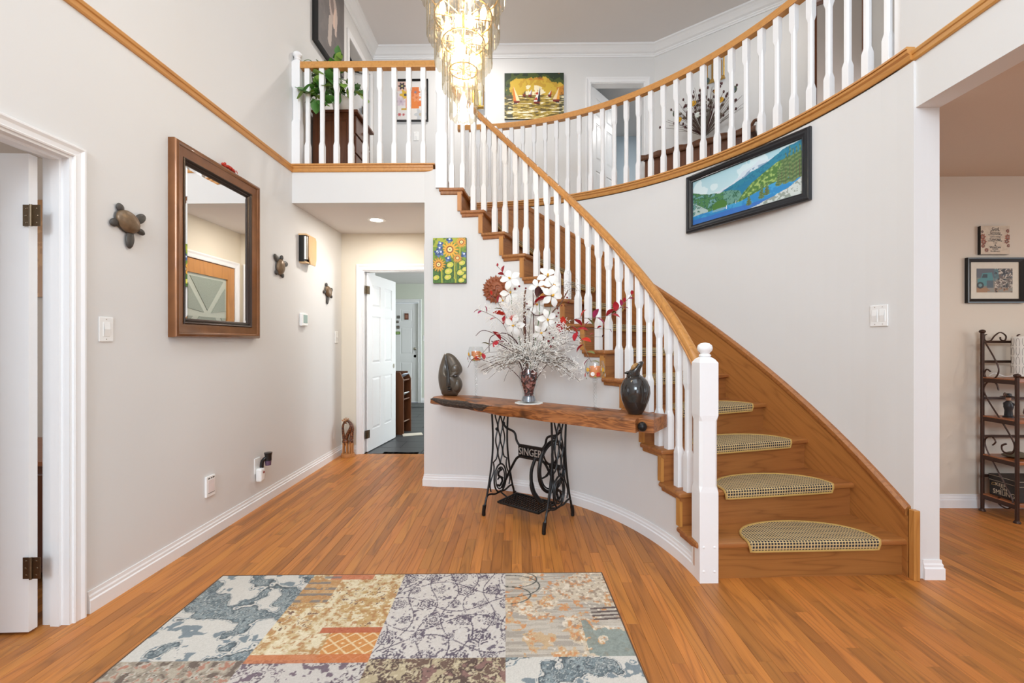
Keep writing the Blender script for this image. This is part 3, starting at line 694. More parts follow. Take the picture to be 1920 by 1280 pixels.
for x, wv in zip(xs, wob):
    l = max(0, min(1, (-.10-x)/.7)); m_ = max(0, 1-abs(x+.0)/.42); e = (1-max(0, min(1, (x-.05)/.2)))
    yf = -.14+wv*e*1.6-.012*m_; yb = .142-.10*max(0, (-x-.6)/.24)**1.5
    zt, zb = TZ, TZ-.078+.012*l
    rs.append([(x, yf+.012+.03*l, zt), (x, yf-.004+.012*l, zt-.012-.008*l), (x, yf+.004*e, zt-.05), (x, yf+.012*e+.02*l, zb+.006), (x, yf+.02*e+.03*l, zb), (x, yb, zb), (x, yb, zt-.004), (x, yb-.004, zt)])
slab = MB().rings(rs).build('slab', 'liveedge', tb_, smooth=True)
MB().box(.836, .925, -.095, .142, TZ-.078, TZ).build('end_block', 'liveedge', tb_, bevel=.004)
MB().ball((0,0,0), (.026,.026,.027), 14, 10).build('iron_knob', 'iron', tb_, smooth=True, loc=(.868, -.118, TZ-.042))
# bark patch on the front left edge
bk = NT('dark_bark'); n1 = bk.noise(bk.coords((18, 40, 60)), 1.6, 5, .7); bk.bump(n1, .9, .012)
P['bark'] = bk.fin(Base_Color=bk.ramp(n1, [(.3, rgb(40, 34, 30)), (.55, rgb(78, 66, 58)), (.75, rgb(140, 106, 80))]), Roughness=.95)
rs = []
for i, x in enumerate(np.linspace(-.832, -.19, 24)):
    f = math.sin(math.pi*min(1, (i+1)/7)*.5)*(1 if i < 19 else (23-i)/4*.9+.08); l = max(0, min(1, (-.10-x)/.7)); y0 = -.14+.012*l
    b = .012+.05*f; t = .004+.008*rn.random()
    rs.append([(x, y0+.022, TZ-.008), (x, y0-.012-t, TZ-.014), (x, y0-.012-t*1.3, TZ-b*.6), (x, y0+.002, TZ-b), (x, y0+.03, TZ-b+.004)])
MB().rings(rs).build('bark', 'bark', tb_, smooth=True)
# ---- cast-iron treadle base
IY = .055; ZI = TZ-.078
def side_iron(x0):
    o = MB()
    W = [(.098,ZI),(.090,.62),(.086,.53),(.090,.44),(.104,.34),(.128,.23),(.152,.14),(.176,.07),(.188,.02),(.19,0)]
    def hw(z):
        for (w0, z0), (w1, z1) in zip(W, W[1:]):
            if z <= z0 and z >= z1: return w0+(w1-w0)*(z0-z)/(z0-z1)
        return W[0][0]
    for s_ in (-1, 1):
        o.tube(spl([(x0, s_*w_, z) for w_, z in W], 4), [.0075]*28+[.011]*9, 7)
        o.tube([(x0, s_*.187, .075), (x0, s_*.19, .03), (x0, s_*.19, .004)], [.010, .0135, .0135], 8)
        o.tube(spl([(x0, s_*.178, .06), (x0, s_*.158, .125), (x0, s_*.12, .135), (x0, s_*.06, .12), (x0, 0, .125)], 5), .007, 6)
    o.box(x0-.012, x0+.012, -.105, .105, ZI-.012, ZI)
    def frac(i, z): return (-.5+.3333*i)+(1 if i % 2 else -1)*.150*math.sin(2*math.pi*(ZI-z)/.19+.8)
    for i in range(4):
        zs = np.linspace(ZI-.01, .335 if i in (1, 2) else .15, 26 if i in (1, 2) else 34); pts = []
        for z in zs:
            f = frac(i, z)
            if z < .36 and i in (0, 3): f = math.copysign(max(abs(f), .80-.12*math.sin(2*math.pi*(ZI-z)/.19)), f)
            pts.append((x0, f*hw(z)*.97, z))
        o.tube(pts, .0055, 6)
    for rr, k in ((.072, .105), (.052, .08)):
        o.tube([(x0, rr*math.cos(t), .225+k*math.sin(t)) for t in np.linspace(0, 2*math.pi, 28, endpoint=False)], .0065 if rr > .06 else .005, 6, closed=True)
    o.tube(spl([(x0, .02, .285), (x0, -.014, .275), (x0, -.022, .25), (x0, .012, .225), (x0, .024, .195), (x0, -.006, .168), (x0, -.03, .18)], 5), .008, 6)
    o.ball((x0, 0, .29), (.006, .014, .014), 8, 6); o.tube(spl([(x0, -.03, .22), (x0, 0, .235), (x0, .034, .215)], 4), .006, 6)
    return o
for x0 in (-.285, .225):
    side_iron(x0).build('side_iron', 'iron', tb_, smooth=True, loc=(0, IY, 0))
# cross brace with the cast name plate
mb = MB(); yb = IY+.03
for s_ in (-1, 1):
    cx0 = -.03; xs_ = -.278 if s_ < 0 else .218
    mb.tube(spl([(xs_, yb, .63), (xs_+.03*-s_, yb, .60), (cx0+s_*.145, yb, .575), (cx0+s_*.125, yb, .52), (cx0+s_*.10, yb, .485)], 6), .0085, 7)
    mb.tube(spl([(xs_, yb-.02, .15), (cx0+s_*.20, yb, .26), (cx0+s_*.155, yb, .34), (cx0+s_*.125, yb, .385), (cx0+s_*.095, yb, .405)], 6), .0095, 7)
    mb.ball((xs_, yb, .63), .014, 8, 6); mb.ball((xs_, yb-.08, .60), .012, 8, 6)
mb.box(-.135, .075, yb-.006, yb+.006, .478, .496).box(-.135, .075, yb-.006, yb+.006, .396, .412).box(-.135, -.122, yb-.006, yb+.006, .41, .48).box(.062, .075, yb-.006, yb+.006, .41, .48)
mb.box(-.124, .064, yb+.003, yb+.006, .41, .48)
brace = mb.build('cross_brace', 'iron', tb_, smooth=True)
P['castlight'] = plain('worn_cast_letters', rgb(176, 168, 160), .5, .3)
text('cast_lettering', 'SINGER', .074, 'castlight', brace, (-.028, yb-.008, .446), (R(90), 0, 0), .003, sx=.82)
# drive wheel
mb = MB(); wx = .165; wc = (wx, IY+.015, .385); rw = .172
mb.tube([(wx, wc[1]+rw*math.cos(t), wc[2]+rw*math.sin(t)) for t in np.linspace(0, 2*math.pi, 40, endpoint=False)], .012, 8, closed=True)
mb.tube([(wx, wc[1]+(rw-.02)*math.cos(t), wc[2]+(rw-.02)*math.sin(t)) for t in np.linspace(0, 2*math.pi, 40, endpoint=False)], .005, 6, closed=True)
for k in range(6):
    a = k*math.pi/3+.3; p0 = (wx, wc[1]+.02*math.cos(a), wc[2]+.02*math.sin(a)); b = a+.25
    mb.tube(spl([p0, (wx, wc[1]+.09*math.cos(b), wc[2]+.09*math.sin(b)), (wx, wc[1]+rw*math.cos(a), wc[2]+rw*math.sin(a))], 5), [.009]*6+[.006]*5, 6)
mb.tube([(wx-.02, wc[1], wc[2]), (.23, wc[1], wc[2])], .018, 12)
mb.build('drive_wheel', 'iron', tb_, smooth=True)
mb = MB(); mb.tube(spl([(.10, IY-.10, .455), (.082, IY-.125, .36), (.10, IY-.13, .24), (.15, IY-.10, .16)], 6), [.012]*10+[.016]*9, 8); mb.build('skirt_guard', 'iron', tb_, smooth=True)
# openwork foot pedal
mb = MB(); px0, px1, py0, py1, pz = -.215, .135, IY-.115, IY+.115, .092
for a, b in (((px0, py0), (px1, py0)), ((px0, py1), (px1, py1)), ((px0, py0), (px0, py1)), ((px1, py0), (px1, py1))): mb.tube([(*a, pz), (*b, pz)], .008, 6)
for j in range(6):
    y = py0+(py1-py0)*(j+.5)/6
    mb.tube([(px0+(px1-px0)*k/30, y+.014*(1 if k % 2 else -1), pz) for k in range(31)], .0048, 5)
for j in range(1, 6): mb.tube([(px0, py0+(py1-py0)*j/6, pz), (px1, py0+(py1-py0)*j/6, pz)], .0035, 5)
mb.tube([(px0-.06, IY, pz+.025), (px0, IY, pz)], .006, 6); mb.tube([(px1+.08, IY, pz+.02), (px1, IY, pz)], .006, 6)
mb.build('pedal', 'iron', tb_, smooth=True)
# ================================================================== things on the table
x, y, z = onT(-.019, .047)
P['doily'] = plain('white_lace', rgb(236, 234, 228), .9, var=.05, scale=300, bump=.4)
dl = MB(); n = 72
dl.rings([[((r+(.008*abs(math.sin(6*t)) if r > .09 else 0))*math.cos(t), (r+(.008*abs(math.sin(6*t)) if r > .09 else 0))*math.sin(t), h) for t in np.linspace(0, 2*math.pi, n, endpoint=False)] for r, h in ((.004, .002), (.06, .002), (.094, .003), (.096, .0005), (.004, .0005))])
tag(dl.build('doily', 'doily', loc=(x, y, z)), 'white lace doily under the flower vase on the table', 'doily')
vs = thing('glass_vase', 'clear glass vase filled with dark red potpourri on the table', 'vase', (x, y, z+.003))
prof = [(.058,0),(.062,.006),(.056,.016),(.044,.05),(.046,.08),(.062,.13),(.0715,.165),(.073,.19),(.068,.22),(.061,.25),(.062,.27),(.068,.29),(.074,.304)]
MB().lathe(prof+[(r-.004, h) for r, h in prof[::-1][:-2]]+[(.03,.02),(.004,.02)], 32, cap=False).build('vessel', 'glass', vs, smooth=True)
pot = NT('potpourri'); vo = pot.n('TexVoronoi', None, Vector=pot.coords(), Scale=58.0); pot.bump(vo.outputs['Distance'], 1, .02)
P['potp'] = pot.fin(Base_Color=pot.ramp(pot.n('SeparateXYZ', None, Vector=vo.outputs['Color']).outputs[0], [(.15, rgb(48, 24, 26)), (.5, rgb(112, 48, 50)), (.7, rgb(150, 96, 84)), (.9, rgb(190, 120, 110))]), Roughness=.7)
rq = random.Random(9); mb = MB()
def vr(h):
    for (r0_, h0), (r1_, h1) in zip(prof, prof[1:]):
        if h0 <= h <= h1: return r0_+(r1_-r0_)*(h-h0)/(h1-h0)
    return .05
for i in range(420):
    h = rq.uniform(.045, .232); rr = (vr(h)-.016)*rq.uniform(.75, 1); t = rq.uniform(0, 6.283); q = rq.uniform(.007, .012)
    mb.obox((rr*math.cos(t), rr*math.sin(t), h), (q, q*rq.uniform(.4, 1), q*1.2), rq.uniform(0, 3), rq.uniform(0, 3))
mb.lathe([(.03,.05),(.034,.08),(.048,.13),(.056,.17),(.056,.2),(.048,.232),(.004,.236)], 16)
o = mb.build('potpourri', 'potp', vs); o['kind'] = 'stuff'
MB().lathe([(.05,.012),(.04,.045),(.03,.05),(.004,.052)], 20).build('glass_base', plain('silvery_glass_base', rgb(150, 156, 166), .12, .6, var=.3, scale=40), vs, smooth=True)
# ---- flower arrangement
FZ = z+.003; fa = thing('flower_arrangement', 'tall arrangement of white orchids, red leaves, berries and white twigs', 'flowers', (x, y, FZ))
P['petal'] = plain('white_petal', rgb(244, 242, 236), .6, var=.03, scale=40, Subsurface_Weight=.15); P['yellow'] = plain('yellow_centre', rgb(222, 170, 50), .6)
P['redleaf'] = plain('red_leaf', rgb(168, 24, 40), .45, var=.35, scale=26); P['orangeleaf'] = plain('orange_red_leaf', rgb(196, 44, 26), .45, var=.3, scale=22)
P['pinkleaf'] = plain('magenta_leaf', rgb(160, 40, 84), .45, var=.3, scale=26); P['greenleaf'] = plain('olive_leaf', rgb(120, 128, 72), .55, var=.3, scale=20)
P['berry'] = plain('burgundy_berry', rgb(110, 18, 28), .25, var=.2); P['stemdark'] = plain('dark_stem', rgb(74, 34, 34), .6, var=.3, scale=60)
P['stemgreen'] = plain('green_stem', rgb(86, 122, 72), .6); P['twig'] = plain('white_twig', rgb(240, 238, 232), .7, var=.05); P['brown'] = plain('brown_bark_stick', rgb(116, 84, 66), .85, var=.3, scale=50, bump=.4)
P['greytwig'] = plain('grey_twig', rgb(120, 108, 96), .8, var=.2)
S_ = 263.0  # image pixels per metre at the vase; flower positions below are image pixels
def fp(px, py, dy=0):
    """offset in metres from the vase foot; the spray is placed from image pixels at a 263-pixels-per-metre scale"""
    return Vector(((px-992)/S_, dy, (755-py)/S_))
def leaf_mesh(L, wd, fold=.25, n=6):
    mb = MB(); rs = []
    for i in range(n+1):
        t = i/n; w_ = wd*math.sin(math.pi*min(1, t*.97+.02))**.8; zc = .12*L*math.sin(t*2.6)
        rs.append([(-w_, t*L, zc+fold*w_), (0, t*L, zc), (w_, t*L, zc+fold*w_), (0, t*L, zc-.001)])
    return mb.rings(rs)
def orient(d, roll=0):
    d = Vector(d).normalized(); return (d.to_track_quat('Y', 'Z').to_matrix().to_4x4() @ Matrix.Rotation(roll, 4, 'Y')).to_euler()
lm = {}
def leaf(par, p, d, L, mat, roll=0, wd=.3, name='leaf'):
    k = (round(L/.012), mat, wd)
    if k not in lm: o = leaf_mesh(round(L/.012)*.012, L*wd).build(name, mat, par, smooth=True); lm[k] = o.data
    else: o = put(name, lm[k], par)
    o.location = p; o.rotation_euler = orient(d, roll); return o
rf = random.Random(21)
def pet(L, wd):
    mb = MB(); rs = []
    for i in range(7):
        t = i/6; w_ = wd*(math.sin(math.pi*(t*.93+.04))**.75)*(.6+.6*t if t < .7 else 1.02-(t-.7)*.6); r = .006+t*L; zc = .25*L*t*(1-t)*2-.1*L*t
        rs.append([(-w_, r, zc+.15*w_), (0, r, zc), (w_, r, zc+.15*w_), (0, r, zc-.001)])
    return mb.rings(rs)
pm1 = None
def orchid(p, d, sz=1.0, roll=0):
    """five petals round a yellow lip; the bloom looks along d"""
    global pm1
    o = bpy.data.objects.new('orchid_bloom', None); C.objects.link(o); o.parent = fa; o.location = p; o.scale = (sz*1.15,)*3
    o.rotation_euler = (Vector(d).to_track_quat('Z', 'Y').to_matrix().to_4x4() @ Matrix.Rotation(roll, 4, 'Z')).to_euler(); o.empty_display_size = .03
    for k in range(5):
        r = (0, 0, 2*math.pi*k/5)
        if pm1 is None: pm1 = pet(.052, .0185).build('petal', 'petal', o, smooth=True, rot=r).data
        else: put('petal', pm1, o, (0, 0, 0), r)
    MB().ball((0, -.004, .010), (.0055, .0085, .009), 8, 6).build('lip', 'yellow', o, smooth=True)
for px, py, dx, dy_, dz, sz in [(958,527,-.2,-1,.3,1.15),(957,551,.1,-1,.1,1.1),(965,611,-.3,-1,-.2,1.15),(1027,519,.2,-1,.4,1.2),(1036,538,.5,-1,.4,1.1),(1033,558,.3,-1,.0,1.2),(1008,540,-.2,-1,.2,1.0),(1005,572,.1,-1,.2,1.15),(1025,600,.3,-1,.0,1.1),(988,590,.0,-1,-.1,1.0),(945,565,-.5,-1,.0,.9),(1012,625,.4,-1,-.3,.95)]:
    orchid(fp(px, py, rf.uniform(-.10, .02)), (dx, dy_, dz), sz, rf.uniform(0, 6))
for pts, rr, m_ in [([(992,700),(1004,640),(1012,585),(1008,548)],.004,'stemgreen'), ([(995,700),(1014,640),(1030,590),(1036,545)],.0035,'stemgreen'), ([(988,700),(975,640),(962,590),(958,535)],.0035,'stemgreen'), ([(990,700),(984,620),(984,560),(986,545)],.012,'brown'), ([(1001,700),(1001,620),(1000,560),(1000,536)],.0045,'stemdark'),
                    ([(989,720),(986,660),(984,600),(990,580),(1004,592),(1020,590)],.0055,'stemdark'), ([(986,720),(978,660),(960,632),(940,625),(920,634),(918,660)],.005,'stemdark'), ([(986,720),(975,680),(950,640),(910,620),(893,630)],.004,'stemdark'), ([(988,720),(970,670),(945,650),(922,640)],.006,'stemdark'), ([(987,720),(986,640),(985,590)],.008,'stemdark'),
                    ([(996,720),(1020,660),(1045,630),(1075,625),(1092,640)],.004,'stemdark'), ([(996,720),(1030,600),(1050,572),(1065,545)],.007,'brown'), ([(984,720),(955,690),(920,680),(890,672),(878,690)],.003,'stemdark'), ([(1000,720),(1030,680),(1060,670),(1085,690)],.003,'stemdark')]:
    q = [fp(a, b, -.03*(i/len(pts))) for i, (a, b) in enumerate(pts)]
    MB().tube(spl(q, 6), [rr*(1-.5*i/(len(pts)*6-5)) for i in range(len(pts)*6-5)], 6).build('stem', m_, fa, smooth=True)
# red-leaf sprigs: thin stem with leaves along it
def sprig(pts, leaves, rr=.0018, dy=-.04):
    q = spl([fp(a, b, dy*i) for i, (a, b) in enumerate(pts)], 6); MB().tube(q, rr, 5).build('stem', 'greytwig', fa, smooth=True)
    for f, L, m_, sd in leaves:
        i = min(len(q)-2, int(f*(len(q)-1))); d = (q[i+1]-q[i]).normalized(); side = Vector((-d.z, -.2, d.x))*sd
        leaf(fa, q[i], d*.7+side, L*1.25, m_, rf.uniform(-.6, .6), .30)
sprig([(1040,625),(1075,600),(1110,598),(1140,592),(1158,575),(1172,558)], [(.1,.06,'orangeleaf',1),(.2,.06,'redleaf',-1),(.28,.06,'orangeleaf',1),(.34,.055,'greenleaf',-1),(.42,.06,'pinkleaf',1),(.46,.06,'pinkleaf',-1),(.55,.055,'redleaf',.3),(.6,.05,'redleaf',-1),(.68,.055,'redleaf',1),(.74,.045,'pinkleaf',-1),(.78,.035,'pinkleaf',1),(.86,.03,'redleaf',1),(.92,.028,'pinkleaf',-1),(.98,.03,'redleaf',.6)])
sprig([(1035,640),(1070,612),(1085,632),(1095,660),(1102,678)], [(.15,.07,'redleaf',1),(.25,.07,'orangeleaf',-1),(.38,.065,'redleaf',1),(.45,.06,'redleaf',-.6),(.55,.06,'orangeleaf',.8),(.65,.055,'redleaf',-1),(.78,.05,'greenleaf',1),(.88,.05,'pinkleaf',-1),(.97,.045,'greenleaf',1)])
sprig([(1030,650),(1075,618),(1110,617),(1140,619)], [(.5,.045,'redleaf',1),(.75,.03,'redleaf',.4),(.95,.02,'pinkleaf',-1)], .0012)
sprig([(1030,655),(1080,630),(1110,632),(1128,633)], [(.6,.03,'redleaf',.6),(.9,.022,'stemdark',1)], .0012)
sprig([(970,660),(952,600),(935,570),(922,556)], [(.3,.07,'orangeleaf',-1),(.42,.075,'orangeleaf',1),(.5,.05,'greenleaf',1),(.7,.045,'redleaf',-1),(.85,.04,'redleaf',1),(.97,.03,'orangeleaf',-.5)])
sprig([(965,660),(945,610),(918,590),(897,583)], [(.35,.055,'redleaf',-1),(.5,.04,'redleaf',1),(.75,.035,'pinkleaf',-1),(.85,.032,'pinkleaf',1),(.97,.028,'redleaf',1)])
sprig([(960,560),(950,527),(942,512),(932,503)], [(.55,.036,'redleaf',1),(.65,.038,'redleaf',-1),(.9,.018,'redleaf',-1)], .0014)
sprig([(975,690),(950,645),(930,640),(905,665)], [(.4,.07,'pinkleaf',1),(.5,.07,'redleaf',-.6),(.6,.06,'redleaf',.7),(.8,.05,'greenleaf',-1),(.97,.035,'redleaf',1)])
sprig([(990,640),(1000,575),(1012,553)], [(.5,.08,'orangeleaf',-.6),(.6,.085,'redleaf',-.9),(.8,.07,'stemdark',.4),(.9,.07,'stemdark',-.3)])
bme_ = None
for px, py, r in [(966,543,.009),(974,540,.008),(986,543,.007),(1031,650,.009),(1027,640,.009),(1035,634,.008),(1030,625,.008),(1040,606,.007),(1042,595,.007),(1046,588,.007),(1062,560,.007),(1065,568,.006),(1060,553,.005),(988,572,.006),(1028,656,.008),(1045,580,.006),(1052,575,.005),(1018,590,.005)]:
    if bme_ is None: o = MB().ball((0,0,0), .01, 10, 8).build('berry', 'berry', fa, smooth=True); bme_ = o.data
    else: o = put('berry', bme_, fa)
    o.location = fp(px, py, rf.uniform(-.12, -.03)); o.scale = (r/.01,)*3
# white twigs and tiny star flowers
mb = MB(); st_ = MB()
for i in range(170):
    a = rf.uniform(-1.35, 1.35); L = rf.uniform(.16, .40)*(1 if abs(a) > .7 else .8); el = math.cos(a)*rf.uniform(.25, .85)
    p = Vector((rf.uniform(-.02, .02), rf.uniform(-.03, .01), .29)); d = Vector((math.sin(a), rf.uniform(-.55, .18), max(.10, el))).normalized(); pts = [p]
    for k in range(5):
        p = p+d*L/5; d = (d+Vector((rf.uniform(-.2, .2), rf.uniform(-.1, .1), rf.uniform(-.32, .1)-.10*abs(math.sin(a))))).normalized(); pts.append(p)
        for _ in range(2):
            e = Vector((rf.uniform(-1, 1), rf.uniform(-.6, .3), rf.uniform(-.5, 1))).normalized(); st_.tube([p, p+e*rf.uniform(.012, .03)], [.0012, .0022], 4)
    mb.tube(pts, .0014, 4)
for cxp, cyp, n_ in ((975,572,90),(965,590,60),(1045,635,110),(1020,650,90),(1040,615,60),(925,585,40),(1075,690,50),(985,655,90),(950,665,60),(1000,680,80)):
    for i in range(n_):
        p = fp(cxp+rf.gauss(0, 11), cyp+rf.gauss(0, 11), rf.uniform(-.12, .0)); e = Vector((rf.uniform(-1, 1), rf.uniform(-.6, .4), rf.uniform(-1, 1))).normalized()
        st_.tube([p, p+e*rf.uniform(.015, .035)], .0018, 4)
        st_.tube([p, p+Vector((e.z, e.y, -e.x))*.018], .0015, 4)
o = mb.build('twig_stems', 'greytwig', fa); o['kind'] = 'stuff'; o = st_.build('white_twigs', 'twig', fa); o['kind'] = 'stuff'
mb = MB()
for i in range(30):
    p = fp(1068+rf.gauss(0, 7), 545+rf.gauss(0, 10), -.06); mb.tube([p+Vector((.018*math.cos(t)+rf.uniform(-.002,.002), .004*math.sin(3*t), .018*math.sin(t)+t*.003)) for t in np.linspace(0, rf.uniform(2, 5), 8)], .0007, 3)
o = mb.build('curly_tendrils', 'greytwig', fa); o['kind'] = 'stuff'
# ---- candle goblets
P['wax'] = plain('orange_wax', rgb(236, 152, 92), .5, var=.06, Subsurface_Weight=.3)
for (tx, ty, H_, lab) in ((-.51, .036, .395, 'taller glass candle goblet on a twisted stem beside the carved stone face'), (.496, .05, .312, 'shorter glass candle goblet on a twisted stem beside the dark stone gourd')):
    g = thing('candle_goblet', lab, 'candle holder', onT(tx, ty), 0, 'painted glass candle goblets'); zb = H_-.118
    bowl = [(.014,zb),(.03,zb+.006),(.05,zb+.022),(.062,zb+.048),(.064,zb+.068),(.060,zb+.092),(.053,zb+.118)]
    MB().lathe(bowl+[(r-.003, h+.002) for r, h in bowl[::-1][:-1]]+[(.003, zb+.006)], 28, cap=False).build('bowl', 'glass', g, smooth=True)
    MB().lathe([(.003,0),(.052,0),(.053,.003),(.03,.007),(.012,.014),(.008,.02),(.003,.021)], 28).build('foot', 'glass', g, smooth=True)
    mb = MB()
    for t_ in range(3):
        a0 = t_*2.094; mb.tube([(.0075*math.cos(a0+h*95)*(.7+.6*math.sin(h/(zb)*3.1)), .0075*math.sin(a0+h*95)*(.7+.6*math.sin(h/zb*3.1)), h) for h in np.linspace(.016, zb-.03, 40)], .0034, 5)
    mb.ball((0, 0, zb-.018), (.017, .017, .014), 14, 8).ball((0, 0, zb-.002), (.02, .02, .008), 14, 8); mb.build('stem', 'glass', g, smooth=True)
    MB().lathe([(.003,zb+.012),(.034,zb+.014),(.036,zb+.02),(.036,zb+.083),(.03,zb+.086),(.003,zb+.084)], 20).build('candle', 'wax', g, smooth=True)
    for k in range(11):
        a = 2*math.pi*k/11+.3; zz = zb+.045+.02*math.sin(k*2.3); rr = .0635; col = [P['yellow'], P['petal'], P['orangeleaf']][k % 3]
        fb = MB(); fb.ball((0, 0, 0), .0035, 6, 4)
        for j in range(7): t = 2*math.pi*j/7; fb.ball((.009*math.cos(t), 0, .009*math.sin(t)), (.0055, .0015, .0045), 6, 4, Matrix.Rotation(-t, 3, 'Y'))
        fb.build('painted_flower', col, g, loc=(rr*math.cos(a), rr*math.sin(a), zz), rot=(0, 0, a+math.pi/2))
        if k % 2: MB().ball((0, 0, 0), (.009, .0012, .005), 8, 4).build('painted_leaf', 'greenleaf', g, loc=(.06*math.cos(a+.25), .06*math.sin(a+.25), zz-.02), rot=(0, .5, a+.25+math.pi/2))
# ---- carved stone face
P['stone'] = plain('brown_soapstone', rgb(86, 76, 64), .32, var=.25, scale=14, bump=.05, Coat_Weight=.2); P['stonedark'] = plain('polished_dark_stone', rgb(46, 44, 42), .2, var=.3, scale=12, Coat_Weight=.4)
P['blackstone'] = plain('black_serpentine', rgb(38, 35, 33), .16, var=.3, scale=9, Coat_Weight=.4)
t = thing('stone_head_sculpture', 'carved brown stone head with nose and sunken eye at the table end', 'sculpture', onT(-.764, .012), R(-8))
ol = [(400,225),(470,228),(560,275),(640,360),(700,450),(733,530),(728,600),(690,655),(660,695),(700,745),(728,810),(737,880),(705,965),(650,1040),(605,1088),(345,1088),(290,1010),(255,900),(235,780),(232,680),(245,560),(275,430),(320,310),(355,245)]
k_ = .345/865; ol = [((a-485)*k_, (1088-b)*k_) for a, b in ol]; ol = [tuple(q)[:2] for q in spl(ol+[ol[0]], 3)][:-1]
cxo, czo = -.01, .155; rs = []
for f, d_ in ((.02, -.075), (.35, -.072), (.62, -.062), (.83, -.044), (.95, -.02), (1, 0), (.95, .02), (.83, .044), (.62, .06), (.35, .068), (.02, .07)):
    rs.append([(cxo+(a-cxo)*f, d_*(1-.35*max(0, (b-.2)/.15)), czo+(b-czo)*f if b > .004 or f < .99 else 0) for a, b in ol])
body = MB().rings(rs).build('head', 'stone', t, smooth=True)
mb = MB(); mb.tube(spl([(-.028, -.05, .33), (-.012, -.072, .27), (.004, -.084, .2), (.008, -.092, .13), (.008, -.088, .09)], 5), [.006+.012*i/20 for i in range(21)], 8); mb.build('nose', 'stonedark', t, smooth=True)
MB().ball((0,0,0), (.034, .016, .042), 16, 10).build('eye', 'stone', t, smooth=True, loc=(.052, -.045, .218), rot=(0, R(18), R(18)))
MB().ball((0,0,0), (.026, .012, .012), 12, 8).build('brow_socket', 'stonedark', t, smooth=True, loc=(.05, -.055, .165))
MB().ball((0,0,0), (.022, .02, .009), 12, 8).build('lip', 'stonedark', t, smooth=True, loc=(.014, -.076, .07)); MB().ball((0,0,0), (.02, .02, .008), 12, 8).build('lip', 'stonedark', t, smooth=True, loc=(.014, -.07, .054))
MB().ball((0,0,0), (.04, .02, .05), 14, 10).build('cheek', 'stone', t, smooth=True, loc=(.055, -.04, .09))
# ---- dark stone gourd bird
t = thing('stone_bird', 'glossy black egg-shaped stone bird bending its head on the table', 'sculpture', onT(.77, .03), R(-10))
MB().lathe([(.003,0),(.036,0),(.042,.004),(.062,.04),(.08,.085),(.0885,.128),(.086,.165),(.07,.203),(.048,.225),(.03,.235),(.004,.238)], 36).build('body', 'blackstone', t, smooth=True)
mb = MB(); rs = []
for i, (px_, pz_, r1, r2) in enumerate([(-.004,.218,.034,.034),(-.012,.238,.042,.038),(-.008,.258,.044,.04),(.004,.277,.041,.038),(.017,.294,.034,.032),(.027,.308,.023,.022),(.03,.317,.007,.007)]):
    rs.append([(px_+r1*math.cos(a)*.95, r2*math.sin(a), pz_+.35*r1*math.cos(a)) for a in np.linspace(0, 2*math.pi, 18, endpoint=False)])
hd = mb.rings(rs).build('head', 'blackstone', t, smooth=True)
MB().tube(spl([(-.026, -.026, .266), (-.010, -.031, .288), (.012, -.022, .308)], 4), [.003, .007, .010, .012, .013, .012, .010, .007, .003], 8).build('cheek_facet', plain('amber_sheen', rgb(170, 134, 88), .2, .3), hd, smooth=True)
MB().ball((0,0,0), (.02, .016, .008), 10, 6).build('beak', 'blackstone', hd, smooth=True, loc=(-.046, -.008, .25), rot=(0, R(-15), 0))
# ================================================================== left wall
def onL(y, z, d=0): return (-1.97+d, y, z)
WL = R(90)
t = thing('wall_mirror', 'large rectangular mirror in a wide bronze-brown moulded frame on the left wall', 'mirror', onL(2.8365, 1.834), WL)
w2, h2 = .807/2, 1.126/2
P['mframe'] = None
s = NT('bronze_brown_frame'); n1 = s.noise(s.coords((3, 3, 3)), 3, 3); P['mframe'] = s.fin(Base_Color=s.mix(n1, rgb(104, 64, 36), rgb(150, 98, 56)), Roughness=.3, Metallic=.5, Coat_Weight=.3)
P['mdark'] = plain('dark_bronze_bead', rgb(52, 36, 26), .3, .3, var=.2)
rect = [(-w2, -h2), (-w2, h2), (w2, h2), (w2, -h2)]
frame2d(MB(), rect, [(0,0),(0,.036),(-.006,.046),(-.018,.05),(-.026,.046),(-.03,.038),(-.04,.035),(-.062,.031),(-.08,.026),(-.08,0)], lambda a, b, d: (a, -d, b), True).build('frame_moulding', 'mframe', t, smooth=True)
frame2d(MB(), rect, [(-.078,0),(-.078,.03),(-.084,.034),(-.09,.03),(-.094,.022),(-.1,.024),(-.106,.018),(-.112,.014),(-.112,0)], lambda a, b, d: (a, -d, b), True).build('inner_bead', 'mdark', t, smooth=True)
a, b = w2-.108, h2-.108; c_ = .022
MB().add([(-a,-.010,-b),(a,-.010,-b),(a,-.010,b),(-a,-.010,b),(-a+c_,-.0118,-b+c_),(a-c_,-.0118,-b+c_),(a-c_,-.0118,b-c_),(-a+c_,-.0118,b-c_)], [(0,1,5,4),(1,2,6,5),(2,3,7,6),(3,0,4,7),(4,5,6,7)]).build('mirror_glass', 'mirror', t)
